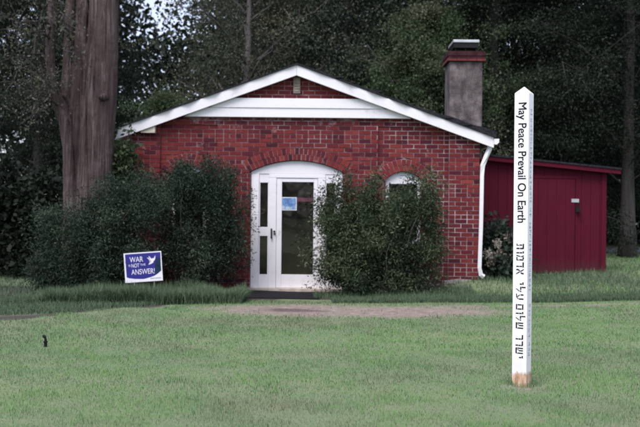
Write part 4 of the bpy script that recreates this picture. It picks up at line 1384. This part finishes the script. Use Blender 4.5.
make_shrub('shrub', 375, 296, 15.65, [(375,240,54,40,.6),(395,215,40,34,.55),(352,225,28,42,.5),(425,210,20,28,.4),(338,255,20,34,.4),(380,275,56,20,.5),(341,195,10,30,.2),(330,230,16,36,.35),(333,192,9,24,.25),(360,192,22,18,.35),(400,200,30,20,.4),(392,190,20,14,.3),(424,180,14,12,.25),(405,188,24,18,.35),(340,166,3,14,.08),(343,172,5,12,.08),(375,178,10,10,.15),(430,172,6,12,.12),(352,180,10,14,.2),(430,245,14,32,.3)],
           1450, 58, 0.060, 0.16, M['leaf_shrub2'], 43, 'loose feathery green shrub standing between the door and arched window', 'shrub', group=SHR, droop=0.1, stems=44)

# hydrangea in the corner by the downspout
hyd = make_shrub('hydrangea', 499, 272, 17.6, [(497,245,16,26,.4),(507,250,14,24,.4),(490,235,9,18,.3),(503,228,10,12,.3)], 330, 22, 0.10, 0.36, M['leaf_blue'], 44,
                 'hydrangea bush with cream flower heads between downspout and shed', 'hydrangea', sig=0.09, stems=14)
rng = rg(45)
M['bloom'] = leaf_mat('cream_bloom', (0.34,0.30,0.24), (0.50,0.46,0.38), (0.62,0.60,0.52), 0.2)
for px, py in ((488,254),(495,256.5),(500,252.5),(504,259),(510,257),(491,262),(509,238),(498,243)):
    p = W(px, py, 17.22)-hyd.location
    leaf_cloud('flower_head', [tuple(p)], 130, 0.042, 0.035, 0.5, M['bloom'], rng, hyd)

# creeper on the left corner of the house
rng = rg(46)
C = []
for i in range(260):
    px = rng.uniform(112, 131); py = rng.uniform(146, 190)
    if i < 3: px = rng.uniform(126, 133); py = rng.uniform(129, 134)
    p = W(px, py, D0-0.28-rng.uniform(0, 0.25)); C.append(tuple(p))
cr = empty('climbing_creeper', (W(122, 300, D0-0.3).x, D0-0.35, gz(W(122,300,D0-0.3).x, D0-0.35)))
tag(cr, 'dark creeper climbing the left corner of the brick house under the eave', 'creeper')
C = [tuple(Vector(c)-cr.location) for c in C]
leaf_cloud('foliage', C, 12, 0.06, 0.075, 0.36, M['leaf_mid'], rng, cr, droop=0.3)
m = MB()
for i in range(6):
    e = Vector(C[i*11]); limbs(m, rng, (rng.uniform(-.15,.15), 0.05, 0), (e.x, e.y, e.z), 0.014, 8, 5)
m.build('stem', M['bark_dark'], cr, smooth=True)

# dark undergrowth at the far left
make_shrub('laurel_shrub', 12, 300, 19.5, [(12,210,36,40,.9),(25,260,40,40,.9),(-10,250,30,50,.9),(45,225,22,45,.7),(20,170,40,25,.8)], 900, 22, 0.13, 0.30, M['leaf_dark'], 47,
           'dark laurel like shrub at the far left behind the bluish shrub', 'shrub', sig=0.15, stems=20)

# ------------------------------------------------------------------ grass
rng = rg(60)
X, Dd, Hh, Ww, Tt = [], [], [], [], []
for d0, d1, den, hgt, wdt in ((4.4,6.5,7000,.026,.0022),(6.5,9,4600,.026,.0030),(9,12,2600,.027,.0045),(12,15.6,1600,.028,.0065)):
    half = (d1+d0)/2*0.36*1.05+1.6
    n = int(2*half*(d1-d0)*den)
    x = rng.uniform(-half, half, n); d = rng.uniform(d0, d1, n)
    X.append(x); Dd.append(d); Hh.append(hgt*rng.uniform(.55, 1.4, n)); Ww.append(np.full(n, wdt)*rng.uniform(.7, 1.3, n))
n = 26000
x = rng.uniform(2.7, 13, n); d = rng.uniform(15.0, 28, n)
X.append(x); Dd.append(d); Hh.append(.055*rng.uniform(.5, 1.4, n)); Ww.append(np.full(n, .011))
n = 9000
x = rng.uniform(-11, -4.2, n); d = rng.uniform(14.2, 24, n)
X.append(x); Dd.append(d); Hh.append(.07*rng.uniform(.5, 1.4, n)); Ww.append(np.full(n, .011))
X, Dd, Hh, Ww = map(np.concatenate, (X, Dd, Hh, Ww))
nq = 420
aq = rng.uniform(0, 2*math.pi, nq); rq = np.abs(rng.normal(0.085, 0.035, nq))+0.02
XQ, DQ = pb_.x+rq*np.cos(aq), DP+rq*np.sin(aq)
pm = np.maximum(patch_mask(X, Dd), tuft_mask(X, Dd))
keep = rng.uniform(0, 1, len(X)) > np.clip(pm*1.3+0.42, 0, 0.96)
lipv = np.interp(X, [-9,-3.8,-2.55,-1.9], [9.75,10.9,12.65,13.5])
keep &= ~((X < -2.3) & (np.abs(Dd-lipv-0.75) < 0.65))
keep &= ~((X < -1.9) & (Dd > lipv+0.3) & (Dd < 14.6) & (rng.uniform(0, 1, len(X)) < 0.8))
keep &= ~((X > -1.5) & (X < 0.0) & (Dd > 15.0))
keep &= ~((X > -6.0) & (X < 0.5) & (Dd > 14.6) & (X < 2.4))
keep &= ~((np.abs(X-pb_.x) < 0.07) & (np.abs(Dd-DP) < 0.07))
hsx0 = H(470,280)[0]
X, Dd, Hh, Ww = X[keep], Dd[keep], Hh[keep], Ww[keep]
big_n = hash_noise(X, Dd, 0.8, 11)*0.5+hash_noise(X, Dd, 2.7, 12)*0.3+hash_noise(X, Dd, 9.0, 13)*0.2
Tt = np.clip((big_n-0.5)*2.2+0.58+rng.normal(0, 0.24, len(X)), 0, 1)
dry = rng.uniform(0, 1, len(X)) < np.clip(0.07+(0.5-big_n)*1.0, 0.02, 0.40)
Tt[dry] *= 0.3
Hh *= 0.6+0.9*hash_noise(X, Dd, 3.5, 14)
okq = (np.abs(XQ-pb_.x)+np.abs(DQ-DP)) > 0.078
X = np.concatenate([X, XQ[okq]]); Dd = np.concatenate([Dd, DQ[okq]]); Tt = np.concatenate([Tt, rng.uniform(0.0, 0.7, okq.sum())])
Hh = np.concatenate([Hh, rng.uniform(0.02, 0.065, okq.sum())]); Ww = np.concatenate([Ww, np.full(okq.sum(), 0.0032)])
gr = blades('grass', X, Dd, Hh, Ww, Tt, M['grass'], rng, 0.55)
tag(gr, 'short pale green mown grass covering the lawn', 'grass', kind='stuff')
# longer blades along the planting bed, then short dark ones for the shaded lawn
n = 46000
x = rng.uniform(-5.0, -1.2, n); d = rng.uniform(13.8, 14.9, n)
s = hash_noise(x, d, 3, 15)
tl_ = 0.29*np.clip((x+5.6)*0.6, 0.35, 1)*(0.6+0.7*s)*rng.uniform(.6, 1.2, n)
n2 = 3500
x2 = rng.uniform(-0.1, 2.7, n2); d2 = rng.uniform(15.2, 15.9, n2)
x = np.concatenate([x, x2]); d = np.concatenate([d, d2]); tl_ = np.concatenate([tl_, 0.12*rng.uniform(.5, 1.3, n2)])
n4 = 26000
x4 = rng.uniform(-6.5, -1.7, n4); d4 = rng.uniform(11.5, 14.3, n4)
lp = np.interp(x4, [-9,-3.8,-2.55,-1.9], [9.75,10.9,12.65,13.5])
kk = d4 > lp+1.25-0.5*np.clip((x4+3.8)/1.9, 0, 1)+0.25*(hash_noise(x4, d4, 4, 16)-0.5)
x4, d4 = x4[kk], d4[kk]
n5 = 60000  # bank and back lawn: tree shade put in as darker blades
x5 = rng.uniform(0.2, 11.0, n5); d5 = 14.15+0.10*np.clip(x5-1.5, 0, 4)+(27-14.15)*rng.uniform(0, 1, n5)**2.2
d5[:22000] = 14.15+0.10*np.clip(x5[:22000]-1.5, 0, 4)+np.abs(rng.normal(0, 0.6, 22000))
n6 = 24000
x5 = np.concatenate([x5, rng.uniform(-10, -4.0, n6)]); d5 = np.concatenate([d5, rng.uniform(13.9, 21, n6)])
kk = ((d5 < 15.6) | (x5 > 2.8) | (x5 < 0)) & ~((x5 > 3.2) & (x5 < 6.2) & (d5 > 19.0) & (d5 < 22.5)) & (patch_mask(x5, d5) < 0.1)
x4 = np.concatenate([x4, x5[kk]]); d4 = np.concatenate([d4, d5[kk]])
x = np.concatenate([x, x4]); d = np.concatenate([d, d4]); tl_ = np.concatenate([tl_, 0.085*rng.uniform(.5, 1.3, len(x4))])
n3 = 5000
x3 = rng.uniform(2.3, 6.2, n3); d3 = rng.uniform(16.2, 19.1, n3)
kk = ~((x3 < 3.0) & (d3 > 16.4)); x3, d3 = x3[kk], d3[kk]
x = np.concatenate([x, x3]); d = np.concatenate([d, d3]); tl_ = np.concatenate([tl_, 0.12*rng.uniform(.5, 1.3, len(x3))])
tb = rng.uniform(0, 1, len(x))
tb[tl_ < 0.115] *= 0.75  # short blades darker still; on the back lawn this stands for shade
bg_ = blades('border_and_shade_grass', x, d, tl_, np.full(len(x), .0075), tb, M['border'], rng, 0.6)
tag(bg_, 'long dark blades of border grass along the bed, with short darker blades painting shade on the back lawn', 'border grass', kind='stuff')
